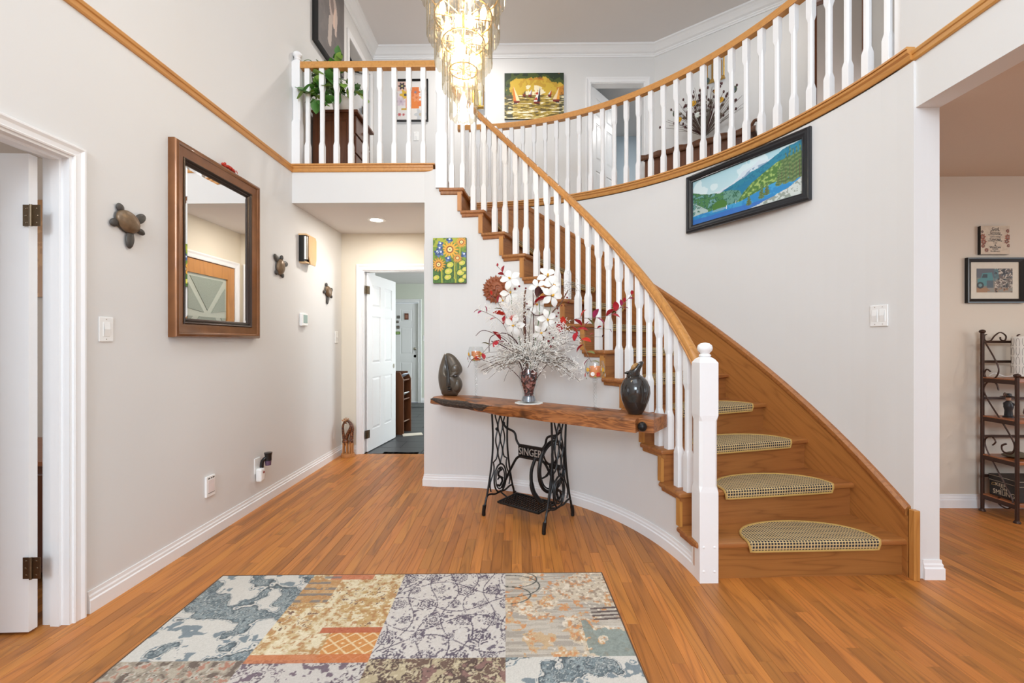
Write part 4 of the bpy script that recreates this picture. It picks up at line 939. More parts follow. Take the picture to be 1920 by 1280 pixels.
# red figurine on the frame
P['redgloss'] = plain('red_black_lacquer', rgb(186, 44, 22), .3, var=.3, scale=90)
mb = MB(); zt = 1.834+h2
mb.tube(spl([(-.06,0,.012),(-.03,0,.02),(0,0,.024),(.03,0,.018),(.055,0,.01)], 4), [.004]+[.009]*4+[.012]*8+[.006]*4, 8).ball((-.064,0,.02), (.014,.01,.011), 10, 8).ball((-.045,0,.032), (.01,.008,.009), 8, 6)
for xx in (-.035, -.01, .015, .04):
    for s_ in (-1, 1): mb.tube([(xx, s_*.006, .014), (xx+.006, s_*.018, .018), (xx+.01, s_*.022, .002)], .003, 5)
tag(mb.build('lizard_figurine', 'redgloss', smooth=True, loc=onL(2.92, zt-.002, .025), rot=(0, 0, WL)), 'small red lizard figurine perched on top of the mirror frame', 'figurine')
P['tshell'] = plain('bronze_turtle_shell', rgb(120, 98, 74), .4, .3, var=.35, scale=60, bump=.5); P['tskin'] = plain('dark_turtle_skin', rgb(72, 68, 64), .45, .2, var=.25, scale=90, bump=.3)
def turtle(lab, y, z, size, head):
    t = thing('turtle_ornament', lab, 'wall ornament', onL(y, z, .001), 0, 'turtles on the left wall', rot=(0, 0, WL)); k = size
    m = Matrix.Rotation(-head, 4, 'Y')
    def bb_(mb, name, mat): mb.xf(m).build(name, mat, t, smooth=True)
    mb = MB().ball((0, -.012*k/.1, 0), (.056*k/.1, .026*k/.1, .044*k/.1), 20, 12); bb_(mb, 'shell', 'tshell')
    bb_(MB().ball((0, -.005*k/.1, 0), (.059*k/.1, .012*k/.1, .047*k/.1), 20, 8), 'shell_rim', 'tskin')
    bb_(MB().ball((.066*k/.1, -.014*k/.1, 0), (.020*k/.1, .012*k/.1, .013*k/.1), 12, 8), 'head', 'tskin')
    for s_, (sx, ang_, L) in ((1, (.03, 62, .062)), (-1, (.03, -70, .072)), (1, (-.035, 160, .034)), (-1, (-.035, -125, .038))):
        a_ = R(ang_); q = Matrix.Rotation(-a_, 3, 'Y'); c0 = Vector((sx*k/.1, -.008*k/.1, s_*.026*k/.1))+q @ Vector((L*.5*k/.1, 0, 0))
        bb_(MB().ball(c0, (L*.56*k/.1, .009*k/.1, .020*k/.1 if L > .05 else .017*k/.1), 12, 8, q), 'flipper', 'tskin')
turtle('largest bronze turtle on the left wall between light switch and mirror', 2.165, 1.845, .118, R(-25))
turtle('bronze turtle swimming upwards on the wall right of the mirror', 3.57, 1.862, .118, R(80))
turtle('bronze turtle near the hallway end, right of the door chime', 4.475, 1.765, .118, R(-35))
# door chime
t = thing('door_chime', 'door chime box with pale wood front and metal tube on the wall', 'door chime', onL(4.0, 2.09), WL)
P['birch'] = wood('pale_birch', lin((226, 186, 136)), lin((200, 154, 104)), 2, 1, .4, 0, contrast=.5)
MB().box(-.10, .085, -.05, 0, -.12, .12).build('housing', 'black', t, bevel=.003)
MB().prism([(-.035,-.095),(-.05,-.07),(-.05,.10),(-.035,.13),(.085,.13),(.105,.10),(.105,-.07),(.085,-.135),(-.01,-.135)], 0, .012).xf(Matrix.Rotation(R(90), 4, 'X')).build('front_panel', 'birch', t, loc=(0, -.056, 0), bevel=.004)
MB().tube([(-.08, -.052, -.1), (-.08, -.052, .105)], .021, 16).build('chime_tube', plain('brushed_tube', rgb(190, 188, 184), .3, 1), t, smooth=True)
MB().box(-.105, -.04, -.07, 0, .115, .128).box(-.09, -.03, -.06, 0, -.13, -.118).build('wood_caps', 'birch', t)
# thermostat
t = thing('thermostat', 'square white thermostat with pale screen on the left wall', 'thermostat', onL(3.965, 1.448), WL)
MB().box(-.056, .056, -.028, 0, -.058, .058).build('housing', 'plastic', t, bevel=.006)
MB().box(-.034, .04, -.0295, -.027, -.03, .044).build('screen', plain('lcd_screen', rgb(156, 178, 172), .2), t)
MB().box(-.03, .03, -.031, -.027, -.05, -.04).build('button_bar', 'plastic', t)
def plate(name, lab, cat, loc, rz, w_, h_, gang=1, group=None, kind='paddle'):
    t = thing(name, lab, cat, loc, rz, group)
    MB().box(-w_/2, w_/2, -.006, 0, -h_/2, h_/2).build('cover_plate', 'plastic', t, bevel=.0025)
    for g in range(gang):
        x0 = (g-(gang-1)/2)*.046
        o = MB().box(x0-.0175, x0+.0175, -.0075, -.004, -.034, .034).build('rocker_frame', 'plastic', t, bevel=.001)
        MB().add([(x0-.0145,-.0075,-.031),(x0+.0145,-.0075,-.031),(x0+.0145,-.0125,.0),(x0-.0145,-.0125,.0),(x0-.0145,-.008,.031),(x0+.0145,-.008,.031)], [(0,1,2,3),(3,2,5,4)]).build('rocker', 'plastic', o)
        for zz in (-h_/2+.012, h_/2-.012): MB().ball((x0, -.006, zz), (.0028, .001, .0028), 8, 4).build('screw', 'nickel', t)
    return t
plate('light_switch', 'single white light switch beside the left door casing', 'light switch', onL(2.06, 1.303), WL, .072, .118)
plate('light_switch', 'slim white dimmer switch near the hallway corner', 'light switch', onL(4.705, 1.296), WL, .072, .122)
a6 = 6.88; plate('light_switch', 'double white light switch on the curved stair wall', 'light switch', pol(RO-.001, a6, 1.393), R(a6-90), .107, .121, 2)
plate('light_switch', 'white light switch on the upper landing under the flower collage', 'light switch', (-1.378, 5.899, 4.03), 0, .072, .118)
plate('light_switch', 'white light switch beside the far back entry door', 'light switch', (-1.93, 8.999, 1.33), 0, .072, .118)
t = thing('wall_sensor', 'white wall plate with dark print low on the left wall', 'wall plate', onL(2.76, .328), WL)
MB().box(-.04, .04, -.014, 0, -.065, .065).build('cover_plate', 'plastic', t, bevel=.003); MB().box(-.028, .03, -.0155, -.012, -.04, .04).build('front_panel', plain('warm_white_panel', rgb(232, 222, 220), .4), t)
for xx, ww in ((-.018, .008), (.004, .004), (.022, .008)): MB().box(xx-ww, xx+ww, -.0148, -.012, .047, .054).build('printed_mark', 'black', t)
MB().box(-.026, .03, -.0158, -.012, -.043, -.041).build('slot', 'black', t)
t = thing('plug_in_night_light', 'white plug-in light with black cap low on the left wall', 'night light', onL(3.27, .285), WL)
MB().box(-.035, .035, -.006, 0, -.03, .085).build('outlet_plate', 'plastic', t, bevel=.002)
MB().box(-.03, .028, -.05, -.006, -.09, .012).build('lamp_body', 'plastic', t, bevel=.014)
MB().tube(spl([(.012, -.03, .0), (.012, -.034, .05), (.016, -.05, .075), (.03, -.062, .08)], 5), .014, 10).build('neck', 'black', t, smooth=True)
MB().lathe([(.003,.058),(.024,.06),(.024,.095),(.029,.118),(.003,.12)], 18).build('cap', 'black', t, smooth=True, loc=(.036, -.066, 0))
MB().lathe([(.003,.02),(.02,.022),(.023,.058),(.003,.06)], 18).build('bottle', plain('purple_fluid', rgb(92, 70, 96), .1, Coat_Weight=.6), t, smooth=True, loc=(.036, -.066, 0))
MB().box(-.002, .014, -.0515, -.049, -.03, -.015).build('indicator', plain('red_indicator', rgb(150, 40, 24), .4), t)
# giraffes in the corner
P['giraffe'] = None; s = NT('giraffe_spots'); vo = s.n('TexVoronoi', {'feature': 'DISTANCE_TO_EDGE'}, Vector=s.coords(), Scale=52.0)
P['giraffe'] = s.fin(Base_Color=s.mix(s.math('GREATER_THAN', vo.outputs[0], .07), rgb(150, 88, 46), rgb(62, 32, 18)), Roughness=.4)
P['tanwood'] = plain('tan_wood', rgb(184, 126, 72), .5, var=.15, scale=30)
t = thing('giraffe_sculpture', 'carved wooden pair of giraffes with entwined necks in the hallway corner', 'sculpture', (-1.853, 4.735, 0), 0)
MB().lathe([(.003,0),(.072,0),(.074,.006),(.07,.036),(.003,.037)], 24, sx=1.0, sy=.95).build('base', 'tanwood', t, smooth=True)
for sx, ht in ((-1, .40), (1, .41)):
    mb = MB(); bx_ = -.024 if sx < 0 else .04
    legs = MB()
    for lx, ly in ((-.022, -.02), (.02, -.024), (-.018, .012), (.022, .01)) if sx < 0 else ((-.012, -.02), (.01, -.022), (-.01, .012), (.012, .01)):
        legs.tube([(bx_+lx, ly, .036), (bx_+lx*.95, ly*.9, .1), (bx_+lx*.8, ly*.7, .15)], [.008, .008, .012], 8)
    mb.ball((bx_, -.004, .165), (.036 if sx < 0 else .022, .026, .042), 14, 10)
    nk = [(-.014,-.01,.19), (.0,-.012,.24), (.03,-.02,.30), (.04,-.018,.34), (.02,-.012,.375)] if sx < 0 else [(.04,-.004,.19), (.044,0,.26), (.05,.0,.31), (.036,.004,.35), (.0,.006,.385), (-.02, .004, .39)]
    nk2 = spl(nk, 5); mb.tube(nk2, [.022-.011*i/(len(nk2)-1) for i in range(len(nk2))], 10)
    e = nk2[-1]; hd_ = Vector((-.03, -.02, -.01)) if sx < 0 else Vector((.03, -.015, -.008))
    if sx < 0: mb.tube(spl([(-.04,-.006,.19), (-.048,-.01,.27), (-.05,-.01,.33), (-.036,-.008,.375)], 5), [.016-.006*i/15 for i in range(16)], 10); e = Vector((-.036, -.008, .378)); hd_ = Vector((.03, -.02, -.012))
    mb.tube([e, e+hd_*.5, e+hd_], [.013, .012, .007], 8)
    b_ = mb.build('giraffe', 'giraffe', t, smooth=True); legs.build('legs', 'tanwood', b_, smooth=True)
    eb = MB()
    for q in (-1, 1): eb.tube([e+Vector((q*.012, 0, .006)), e+Vector((q*.026, 0, .022))], [.004, .006], 6).tube([e+Vector((q*.005, 0, .01)), e+Vector((q*.006, 0, .034))], .0032, 6)
    eb.build('ears_and_horns', 'tanwood', b_, smooth=True)
# ================================================================== stair-wall pictures
P['black_edge'] = P['black']
def canvas(name, lab, cat, art, w_, h_, loc, rz, depth=.03, edge='black', mat='canvas'):
    t = thing(name, lab, cat, loc, rz); MB().box(-w_/2, w_/2, -depth, 0, -h_/2, h_/2).build('stretcher_edge', edge, t)
    art.mesh('painted_face', w_, h_, P[mat], t, (0, -depth-.0006, 0)); return t
def framed(name, lab, cat, art, w_, h_, loc, rz, fw=.03, depth=.03, fmat='black', mat_w=0, prof=None, group=None, mmat='doily'):
    t = thing(name, lab, cat, loc, rz, group); a, b = w_/2, h_/2
    pr = prof or [(0,0),(0,depth),(-fw*.3,depth),(-fw,depth*.6),(-fw,0)]
    frame2d(MB(), [(-a,-b),(-a,b),(a,b),(a,-b)], pr, lambda x_, z_, d: (x_, -d, z_), True).build('frame', fmat, t)
    iw, ih = w_-2*fw, h_-2*fw
    MB().box(-iw/2-.004, iw/2+.004, -.008, -.001, -ih/2-.004, ih/2+.004).build('backing' if not mat_w else 'mat_board', mmat, t)
    art.mesh('picture', iw-2*mat_w, ih-2*mat_w, P['print'], t, (0, -.0095, 0)); return t
# sunflowers
A = Art(150, 200, (96, 128, 40), 4, .74); n = A.fbm(10, 14, 3); A.fill(n > .5, (128, 158, 44), .8); A.fill((A.V < .45), (44, 92, 40), .55); A.fill((A.V > .8) & (n > .45), (190, 188, 50), .7)
for i in range(26): x0, y0 = A.rs.rand(), A.rs.rand()*.42; A.fill(A.seg((x0, y0), (x0+.01, y0+.16), .006), (26, 62, 30))
for p, q in (((.69,0),(.69,.62)), ((.28,0),(.27,.3)), ((.82,.2),(.83,.9)), ((.66,.1),(.67,.55))): A.fill(A.seg(p, q, .022), (176, 178, 52)); A.fill(A.seg((p[0]+.02, p[1]), (q[0]+.02, q[1]), .006), (60, 90, 30))
for x0, y0, r in ((.10,.12,.09),(.45,.13,.10),(.47,.26,.11),(.84,.23,.11),(.86,.06,.09),(.52,.40,.10),(.96,.3,.08),(.88,.44,.09),(.97,.14,.08)):
    A.fill(A.ell(x0, y0, r*1.25, r*.75, .3), (40, 84, 36)); A.fill(A.ell(x0, y0, r*1.05, r*.58, .3), (206, 204, 74)); A.fill(A.ell(x0-.02, y0, r*.5, r*.25, .3), (226, 206, 110))
def sunflower(A, x0, y0, r, c=(236, 178, 44), d=(150, 76, 26)):
    dx = (A.U-x0)*A.asp; dy = A.V-y0; rr = np.hypot(dx, dy); th = np.arctan2(dy, dx)
    m = rr < r*(.78+.22*np.cos(th*15)); A.fill(rr < r*(.84+.22*np.cos(th*15)), (150, 96, 24)); A.fill(m, c); A.fill(m & (np.cos(th*30+rr*20) > .55) & (rr > r*.35), (206, 128, 34), .7)
    A.fill(m & (np.cos(th*30) < -.75), (250, 214, 110), .6); A.fill(rr < r*.40, d); A.fill(rr < r*.27, (240, 222, 150)); A.fill(rr < r*.07, (40, 60, 40))
for x0, y0, r in ((.86,.90,.13),): sunflower(A, x0, y0, r, (226, 148, 40))
sunflower(A, .74, .55, .11, (216, 140, 40)); sunflower(A, .51, .74, .20); sunflower(A, .17, .41, .16, (230, 160, 42))
for x0, y0 in ((.22,.86),(.13,.68),(.2,.76),(.46,.53),(.5,.95),(.94,.62),(.17,.64),(.24,.67)):
    for k in range(4): t_ = k*1.6+x0*9; A.fill(A.ell(x0+.05*math.cos(t_), y0+.032*math.sin(t_), .055, .03, t_), (52, 78, 130) if k % 2 else (94, 124, 172))
    A.fill(A.ell(x0, y0+.02, .03, .02), (222, 226, 236))
canvas('sunflower_painting', 'unframed canvas of yellow sunflowers and blue blossoms on the stair wall', 'painting', A, .286, .386, (-.585, 3.765, 1.943), R(-3), .032, plain('canvas_edge', rgb(40, 52, 26), .7))
# terracotta sun face
t = thing('sun_face', 'round terracotta sun face plaque on the stair wall', 'wall ornament', (-.187, 3.695, 1.688), R(-14))
P['terra'] = plain('terracotta', rgb(150, 84, 52), .5, var=.25, scale=24, bump=.2)
for ring_, (n_, r0_, r1_, dz) in enumerate(((16, .06, .126, -.006), (16, .055, .114, -.016))):
    for k in range(n_):
        a = 2*math.pi*(k+.5*ring_)/n_; w_ = .0165
        o = MB().add([(-w_, 0, r0_), (w_, 0, r0_), (w_*1.05, dz, (r0_+r1_)/2), (-w_*1.05, dz, (r0_+r1_)/2), (0, dz*.5, r1_), (0, dz-.01, (r0_+r1_)/2+.0), (0, dz-.008, r0_)], [(0,1,2,3),(3,2,4),(0,6,5,3),(6,1,2,5),(3,5,4),(5,2,4)]).build('ray', 'terra', t, rot=(0, a, 0))
mb = MB(); rs = []
for f, d_ in ((1, 0), (1, .008), (.95, .018), (.8, .028), (.5, .036), (.05, .04)): rs.append([(.07*f*math.cos(a), -d_, .074*f*math.sin(a)) for a in np.linspace(0, 2*math.pi, 30, endpoint=False)])
mb.rings(rs).build('face', 'terra', t, smooth=True)
MB().tube(spl([(0,-.04,.03),(0,-.05,.005),(0,-.056,-.01)], 4), [.006+.005*i/8 for i in range(9)], 8).build('nose', 'terra', t, smooth=True)
for s_ in (-1, 1):
    MB().tube(spl([(s_*.006,-.042,.026),(s_*.026,-.042,.036),(s_*.046,-.03,.024)], 4), .005, 6).build('brow', 'terra', t, smooth=True); MB().ball((s_*.026, -.036, .014), (.012, .005, .007), 10, 6).build('eye', 'terra', t, smooth=True); MB().ball((s_*.034, -.03, -.014), (.018, .014, .018), 10, 8).build('cheek', 'terra', t, smooth=True)
MB().tube(spl([(-.024,-.036,-.022),(0,-.046,-.032),(.024,-.036,-.022)], 4), .004, 6).tube(spl([(-.018,-.036,-.03),(0,-.044,-.042),(.018,-.036,-.03)], 4), .005, 6).build('mouth', 'terra', t, smooth=True); MB().ball((0,-.034,-.054), (.017,.014,.014), 10, 8).build('chin', 'terra', t, smooth=True)
# lake and mountains on the curved wall
A = Art(330, 150, (196, 224, 228), 8, 2.2); U, V = A.U, A.V; nA, nB, nC = A.fbm(16, 8, 4), A.fbm(50, 24, 3), A.fbm(8, 3, 3)
A.fill(np.ones_like(U), (214, 232, 234), .0); A.I = np.array((168, 208, 220))*(V[..., None])+np.array((222, 236, 236))*(1-V[..., None]); A.fill((nC > .55) & (V > .6), (232, 242, 244), .6)
def ridge(pts, amp=.03, nz=None):
    xs_, ys_ = zip(*pts); return V < np.interp(U, xs_, ys_)+amp*((nz if nz is not None else nA)-.5)
A.fill(ridge([(0,.5),(.4,.62),(.52,.8),(.6,.83),(.66,.93),(.72,.88),(.85,.86),(1,.8)], .08), (206, 220, 230)); A.fill(ridge([(0,.45),(.42,.58),(.55,.74),(.65,.82),(.75,.82),(1,.8)], .1) & (nB > .4), (120, 150, 180), .8)
A.fill(ridge([(0,.2),(.18,.42),(.4,.6),(.6,.74),(.72,.8),(.85,.95),(1,1)], .05), (38, 128, 156)); A.fill(ridge([(0,.2),(.18,.42),(.4,.6),(.6,.74),(.72,.8),(.85,.95),(1,1)], .05) & (nB > .55), (24, 106, 140), .7)
A.fill(ridge([(0,.2),(.3,.4),(.5,.56),(.75,.66),(1,.7)], .05) & (U > .22), (28, 120, 158), .85)
m = ridge([(0,.74),(.08,.66),(.18,.60),(.27,.54),(.38,.52),(.48,.46),(.52,.3),(.54,.1)], .05) & (U < .54); A.fill(m, (46, 100, 72)); A.fill(m & (nB > .50), (74, 128, 78)); A.fill(m & (nB < .34), (120, 168, 172), .85); A.fill(m & (U < .17) & (V < .52-U*1.6) & (nB > .42), (196, 212, 216), .85); A.fill(m & (U > .33) & (nB > .47), (126, 170, 176), .6)
m = ridge([(.46,.2),(.52,.38),(.6,.52),(.7,.64),(.8,.74),(.9,.78),(1,.8)], .04) & (U > .46); A.fill(m, (112, 148, 76)); A.fill(m & (nB > .5), (76, 118, 58)); A.fill(m & (nB < .36), (160, 186, 108)); A.fill(m & (U > .84), (84, 104, 66), .7)
A.fill(ridge([(0,.20),(.5,.22),(.75,.36),(.9,.4),(1,.3)], 0), (46, 136, 196)); A.fill(ridge([(0,.20),(.5,.22),(.75,.36),(.9,.4),(1,.3)], 0) & (nA > .5), (70, 166, 210), .6); A.fill(V < .10+.03*nC, (58, 108, 190), .8)
m = A.ell(.29, .26, .075, .12) & (V > .2); A.fill(m, (70, 120, 50)); A.fill(A.ell(.29, .18, .08, .03), (150, 180, 190), .7)
m = ridge([(.55,0),(.62,.03),(.72,.09),(.82,.14),(.92,.22),(1,.33)], .05) & (U > .55); A.fill(m, (204, 212, 208)); A.fill(m & (nB > .55), (150, 160, 150))
for x0, y0, hh in ((.57,.1,.17),(.68,.16,.26),(.725,.2,.22),(.82,.3,.34),(.845,.33,.4),(.875,.3,.58),(.905,.32,.66),(.93,.3,.62),(.955,.33,.6),(.98,.35,.6)):
    for k in range(16):
        f = k/16; A.fill(A.ell(x0+.004*math.sin(k*5), y0+hh*f, .022*(1-f)+.003, .02), (74, 106, 64) if k % 2 else (110, 134, 84))
    A.fill(A.seg((x0, y0-.02), (x0, y0+hh*.5), .004), (96, 76, 60))
A.fill(A.seg((.36, .15), (.36, .22), .006), (244, 246, 250)); A.fill(A.seg((.45,.2),(.45,.26),.004), (244,246,250))
ac = 27.45; fl = plain('slate_black_frame', rgb(40, 42, 46), .28, .2, var=.1)
framed('lake_painting', 'wide dark-framed picture of a turquoise lake and mountains on the curved wall', 'picture', A, 1.03, .492, pol(2.645, ac, 2.443), R(ac-90), .058, .045, fl,
       prof=[(0,0),(0,.026),(-.006,.034),(-.014,.036),(-.02,.032),(-.034,.03),(-.05,.02),(-.056,.022),(-.06,.016),(-.06,0)])
# ================================================================== chandelier
ch = thing('chandelier', 'tiered crystal-panel chandelier with gold rings and glowing bulbs', 'chandelier', (-.275, 2.2, 2.37))
tiers = [(.070, 0.0, .25, 11), (.106, .140, .25, 16), (.145, .268, .25, 22), (.183, .405, .25, 28), (.215, .60, .24, 32)]
def crystal(w_, h_, t=.004):
    c = .009; pts = [(-w_/2, c), (-w_/2+c, 0), (w_/2-c, 0), (w_/2, c), (w_/2, h_), (-w_/2, h_)]; i = .004
    pin = [(x_*(1-2*i/w_), .0 + i + z_*(1-2*i/h_)) for x_, z_ in pts]
    return MB().rings([[(x_, -t/2+.001, z_) for x_, z_ in pin], [(x_, -t/2+.0022, z_) for x_, z_ in pts], [(x_, t/2, z_) for x_, z_ in pts]])
P['crystal_edge'] = thin_glass('crystal_bevel', (.90, .83, .66, 1), .20, .05)
P['bulb'] = glow('lit_bulb', (1, .86, .62, 1), 26); gl = bpy.data.lights.new('chandelier_light', 'POINT')
for ti, (r, z0, h_, n_) in enumerate(tiers):
    tr = bpy.data.objects.new('crystal_tier', None); C.objects.link(tr); tr.parent = ch; tr.location = (0, 0, z0); tr.empty_display_size = .05
    w_ = 2*math.pi*r/n_*.86; me = None
    for k in range(n_):
        a = 2*math.pi*k/n_+ti*.1; lo = (r*math.cos(a), r*math.sin(a), 0); ro = (0, 0, a+math.pi/2)
        if me is None:
            me = crystal(w_, h_).build('crystal_panel', 'crystal', tr, loc=lo, rot=ro, recalc=False).data; me.materials.append(P['crystal_edge'])
            for q_ in range(12): me.polygons[q_].material_index = 1
        else: put('crystal_panel', me, tr, lo, ro)
    ring = MB().tube([(r*math.cos(t), r*math.sin(t), h_-.012) for t in np.linspace(0, 2*math.pi, 40, endpoint=False)], .0035, 6, closed=True)
    for k in range(8): a = k*math.pi/4+.2; ring.tube([(0, 0, h_-.012), (r*math.cos(a), r*math.sin(a), h_-.012)], .0022, 5)
    ring.build('gold_ring', 'gold', tr, smooth=True)
mb = MB().tube([(0, 0, .22), (0, 0, 2.78)], .007, 8).lathe([(.004,2.76),(.05,2.77),(.07,2.80),(.07,2.825),(.004,2.828)], 20); mb.build('hanging_rod', 'gold', ch, smooth=True)
bm_ = None
for (zz, rr, n_, en) in ((.085, .0, 1, 7), (.30, .055, 3, 5), (.43, .085, 4, 5), (.57, .11, 5, 5), (.74, .13, 6, 6)):
    for k in range(n_):
        a = 2*math.pi*k/n_+.5; p = (rr*math.cos(a), rr*math.sin(a), zz)
        if bm_ is None: bm_ = MB().lathe([(.003,-.034),(.010,-.03),(.016,-.012),(.017,.0),(.012,.018),(.005,.036),(.002,.042)], 12).build('bulb', 'bulb', ch, smooth=True, loc=p).data
        else: put('bulb', bm_, ch, p)
    l = bpy.data.lights.new('chandelier_glow', 'POINT'); l.energy = en*1.7; l.color = (1, .86, .66); l.shadow_soft_size = .05; o = bpy.data.objects.new('chandelier_glow', l); C.objects.link(o); o.location = (-.275, 2.2, 2.37+zz+.02); 
t = thing('pendant_lamp', 'small pendant lamp in the room on the right', 'lamp', (4.7, 1.6, 1.95)); MB().tube([(0,0,.08),(0,0,.54)], .004, 6).build('cord', 'black', t); MB().lathe([(.12,0),(.10,.06),(.02,.09),(.003,.09)], 20, cap=False).build('shade', 'brass', t, smooth=True)
l = bpy.data.lights.new('pendant_glow', 'POINT'); l.energy = 26; l.color = (1, .92, .82); l.shadow_soft_size = .05; o = bpy.data.objects.new('pendant_glow', l); C.objects.link(o); o.location = (4.7, 1.6, 1.93)
# ---- recessed lights, some of them added fill out of view
P['downglow'] = glow('downlight_lens', (1, .95, .86, 1), 9)
def downlight(lab, loc, power, r=.075, color=(1, .88, .72), grp='recessed ceiling lights'):
    t = thing('recessed_light', lab, 'ceiling light', loc, 0, grp)
    MB().lathe([(r*.82,-.001),(r*.84,-.006),(r*1.18,-.004),(r*1.2,0),(r*.82,.0)], 28, cap=False).build('trim_ring', 'white', t, smooth=True)
    MB().lathe([(.003,-.003),(r*.83,-.003),(r*.83,-.001),(.003,-.001)], 28).build('lens', 'downglow', t)
    l = bpy.data.lights.new('downlight', 'AREA'); l.shape = 'DISK'; l.size = r*2; l.energy = power; l.color = color; o = bpy.data.objects.new('downlight', l); C.objects.link(o); o.location = (loc[0], loc[1], loc[2]-.012)
downlight('round recessed ceiling light over the short hallway', (-1.40, 4.31, 2.455), 11, color=(1, .93, .84))
downlight('added unseen ceiling light over the upper landing, left of the door', (-.6, 5.0, 5.2), 32, color=(1, .95, .9))  # unseen lamp added to give the upper landing some light
downlight('added unseen ceiling light over the upper landing by the curved rail', (2.6, 4.2, 5.2), 11, color=(1, .95, .9))  # second added landing lamp, out of view above the rail
downlight('added hidden ceiling light in the upstairs bathroom', (2.75, 6.55, 5.0), 34, color=(1, .96, .92))  # lamp added to brighten the bathroom, placed out of sight
downlight('round recessed ceiling light in the room on the right', (3.9, 1.5, 2.49), 8)
# ================================================================== rug
rug = thing('area_rug', 'patchwork rug of faded floral panels in grey, gold and cream on the oak floor', 'rug', (-.5555, 2.3165, .0), R(1.74))
RW, RL = 2.005, 3.0
def paint_rug(nx, ny, v0, v1):
    """v in metres from the far edge (0) toward the room"""
    A = Art(nx, ny, (198, 190, 178), 12, 1); X = (A.U-.5)*RW; Y = v1+(v0-v1)*A.V      # V=1 is the far edge
    D = v1-v0; fx, fy = RW, D
    def fb(s_, o=3, st=1.0, seed=None): return A.fbm(max(2, int(RW*s_)), max(2, int(D*s_*st)), o, seed)
    n1, n2, n3, n4 = fb(9, 4), fb(34, 4), fb(80, 2), fb(5, 3); n5 = A.fbm(int(RW*8), int(D*90), 2)
    cols_ = [-1.01, -.52, -.042, .488, 1.01]; rows = [-.01, .625, 1.25, 1.9, 2.5, 3.01]
    def motif(sx, sy, ox=0, oy=0):
        return X*sx+ox, Y*sy+oy
    def flower(cx, cy, r, p):
        dx, dy = X-cx, Y-cy; rr = np.hypot(dx, dy*1.0); th = np.arctan2(dy, dx)
        ed = r*(.8+.2*np.abs(np.cos(th*p/2))); lines = np.cos(rr/r*22+np.cos(th*p)*1.6) > .05
        return (rr < ed) & lines & (rr > r*.06)
    def blue(m, sd):
        A.fill(m, (204, 199, 190)); g = fb(8, 3, 1, sd); h = fb(20, 3, 1, sd+1); w_ = g+.24*(h-.5)-.06
        body = m & (w_ > .52); A.fill(body, (134, 142, 142)); A.fill(body & (h > .55), (108, 118, 121)); A.fill(body & (np.abs(np.sin(w_*70)) < .22), (74, 82, 88)); A.fill(body & (np.abs(np.sin(w_*70+1.2)) < .16), (190, 190, 184))
        A.fill(m & (np.abs(w_-.515) < .012), (84, 92, 96)); A.fill(m & (np.abs(w_-.47) < .008), (120, 132, 138)); A.fill(m & (h > .60) & (g < .46), (124, 134, 138)); A.fill(body & (n3 > .62), (140, 154, 156), .5)
    def gold(m, sd):
        A.fill(m, (196, 172, 130)); A.fill(m & (n2 > .50), (206, 188, 152)); A.fill(m & (n1 < .44), (186, 150, 98), .8); A.fill(m & (n2 > .60), (216, 202, 170)); A.fill(m & (n2 < .38), (170, 124, 78), .7); A.fill(m & (n3 > .66), (224, 212, 184), .7); A.fill(m & (n3 < .30), (168, 116, 74), .7); A.fill(m & (n3 > .74) & (n4 > .5), (112, 82, 66), .9)
    def cream(m, x0):
        A.fill(m, (202, 194, 186)); ink = (92, 82, 94)
        for k in range(7):
            yy = k*.135; A.fill(m & (np.abs(Y-(yy+.055*np.sin((X-x0)*12+k*2.1))) < .0032), ink); A.fill(m & (np.abs((X-x0)-(k*.09+.03*np.sin(Y*16+k*1.7))) < .0026), ink)
        for i in range(5):
            for j in range(6):
                r = (.055, .034, .044, .03, .05)[(i*2+j) % 5]; A.fill(m & flower(x0+.03+i*.13+.05*(j % 2), .04+j*.115, r, (12, 8, 16, 6)[(i+j) % 4]), ink)
        A.fill(m & (n3 > .64) & (n2 > .47), ink, .85); A.fill(m & (n3 < .27), (206, 200, 194), .9)
    def grey(m):
        A.fill(m, (182, 172, 158)); A.fill(m & (n5 > .55), (160, 150, 138), .8); A.fill(m & (n5 < .4), (196, 186, 172), .7)
        k = n1+.4*(X-.6)+.1*n2; A.fill(m & (k > .66), (204, 188, 164), .85); A.fill(m & (n2*.6+n4*.4 > .54) & (Y > .2), (198, 164, 122), .8); A.fill(m & (n2 > .6) & (n3 > .5), (202, 136, 86), .8); A.fill(m & (k > .7) & (n3 > .66), (150, 132, 116), .8); A.fill(m & (k > .62) & (n3 < .33), (226, 214, 196), .8)
        for cx, cy, r in ((.53,.06,.12),(.5,.12,.16),(.49,.2,.12)): A.fill(m & (np.abs(np.hypot(X-cx, (Y-cy)*1.6)-r) < .004) & (Y < .3), (84, 84, 78))
        A.fill(m & (X > .88) & (np.abs(np.sin((Y-.30)*120+X*10)) > .75) & (Y > .30) & (Y < .40), (98, 84, 80)); A.fill(m & (X > .82) & (Y > .40) & (n1 > .56), (124, 138, 134), .8); A.fill(m & (X > .82) & (Y > .44) & (n1 < .46), (206, 200, 190), .8)
    def taupe(m, a=(150, 138, 122)):
        A.fill(m, a); A.fill(m & (n2 > .55), (176, 164, 146)); A.fill(m & (n3 > .62), (196, 188, 174), .8); A.fill(m & (n2 < .36), (110, 96, 86)); A.fill(m & (n2*.5+n3*.5 > .62), (160, 88, 66), .6)
    def camo(m):
        A.fill(m, (178, 162, 132)); A.fill(m & (np.abs(n2-.5) < .06), (92, 74, 66)); A.fill(m & (n2 > .62), (110, 88, 76)); A.fill(m & (n1 < .42) & (n2 < .45), (136, 104, 96)); A.fill(m & (n3 > .68), (206, 192, 160), .8)
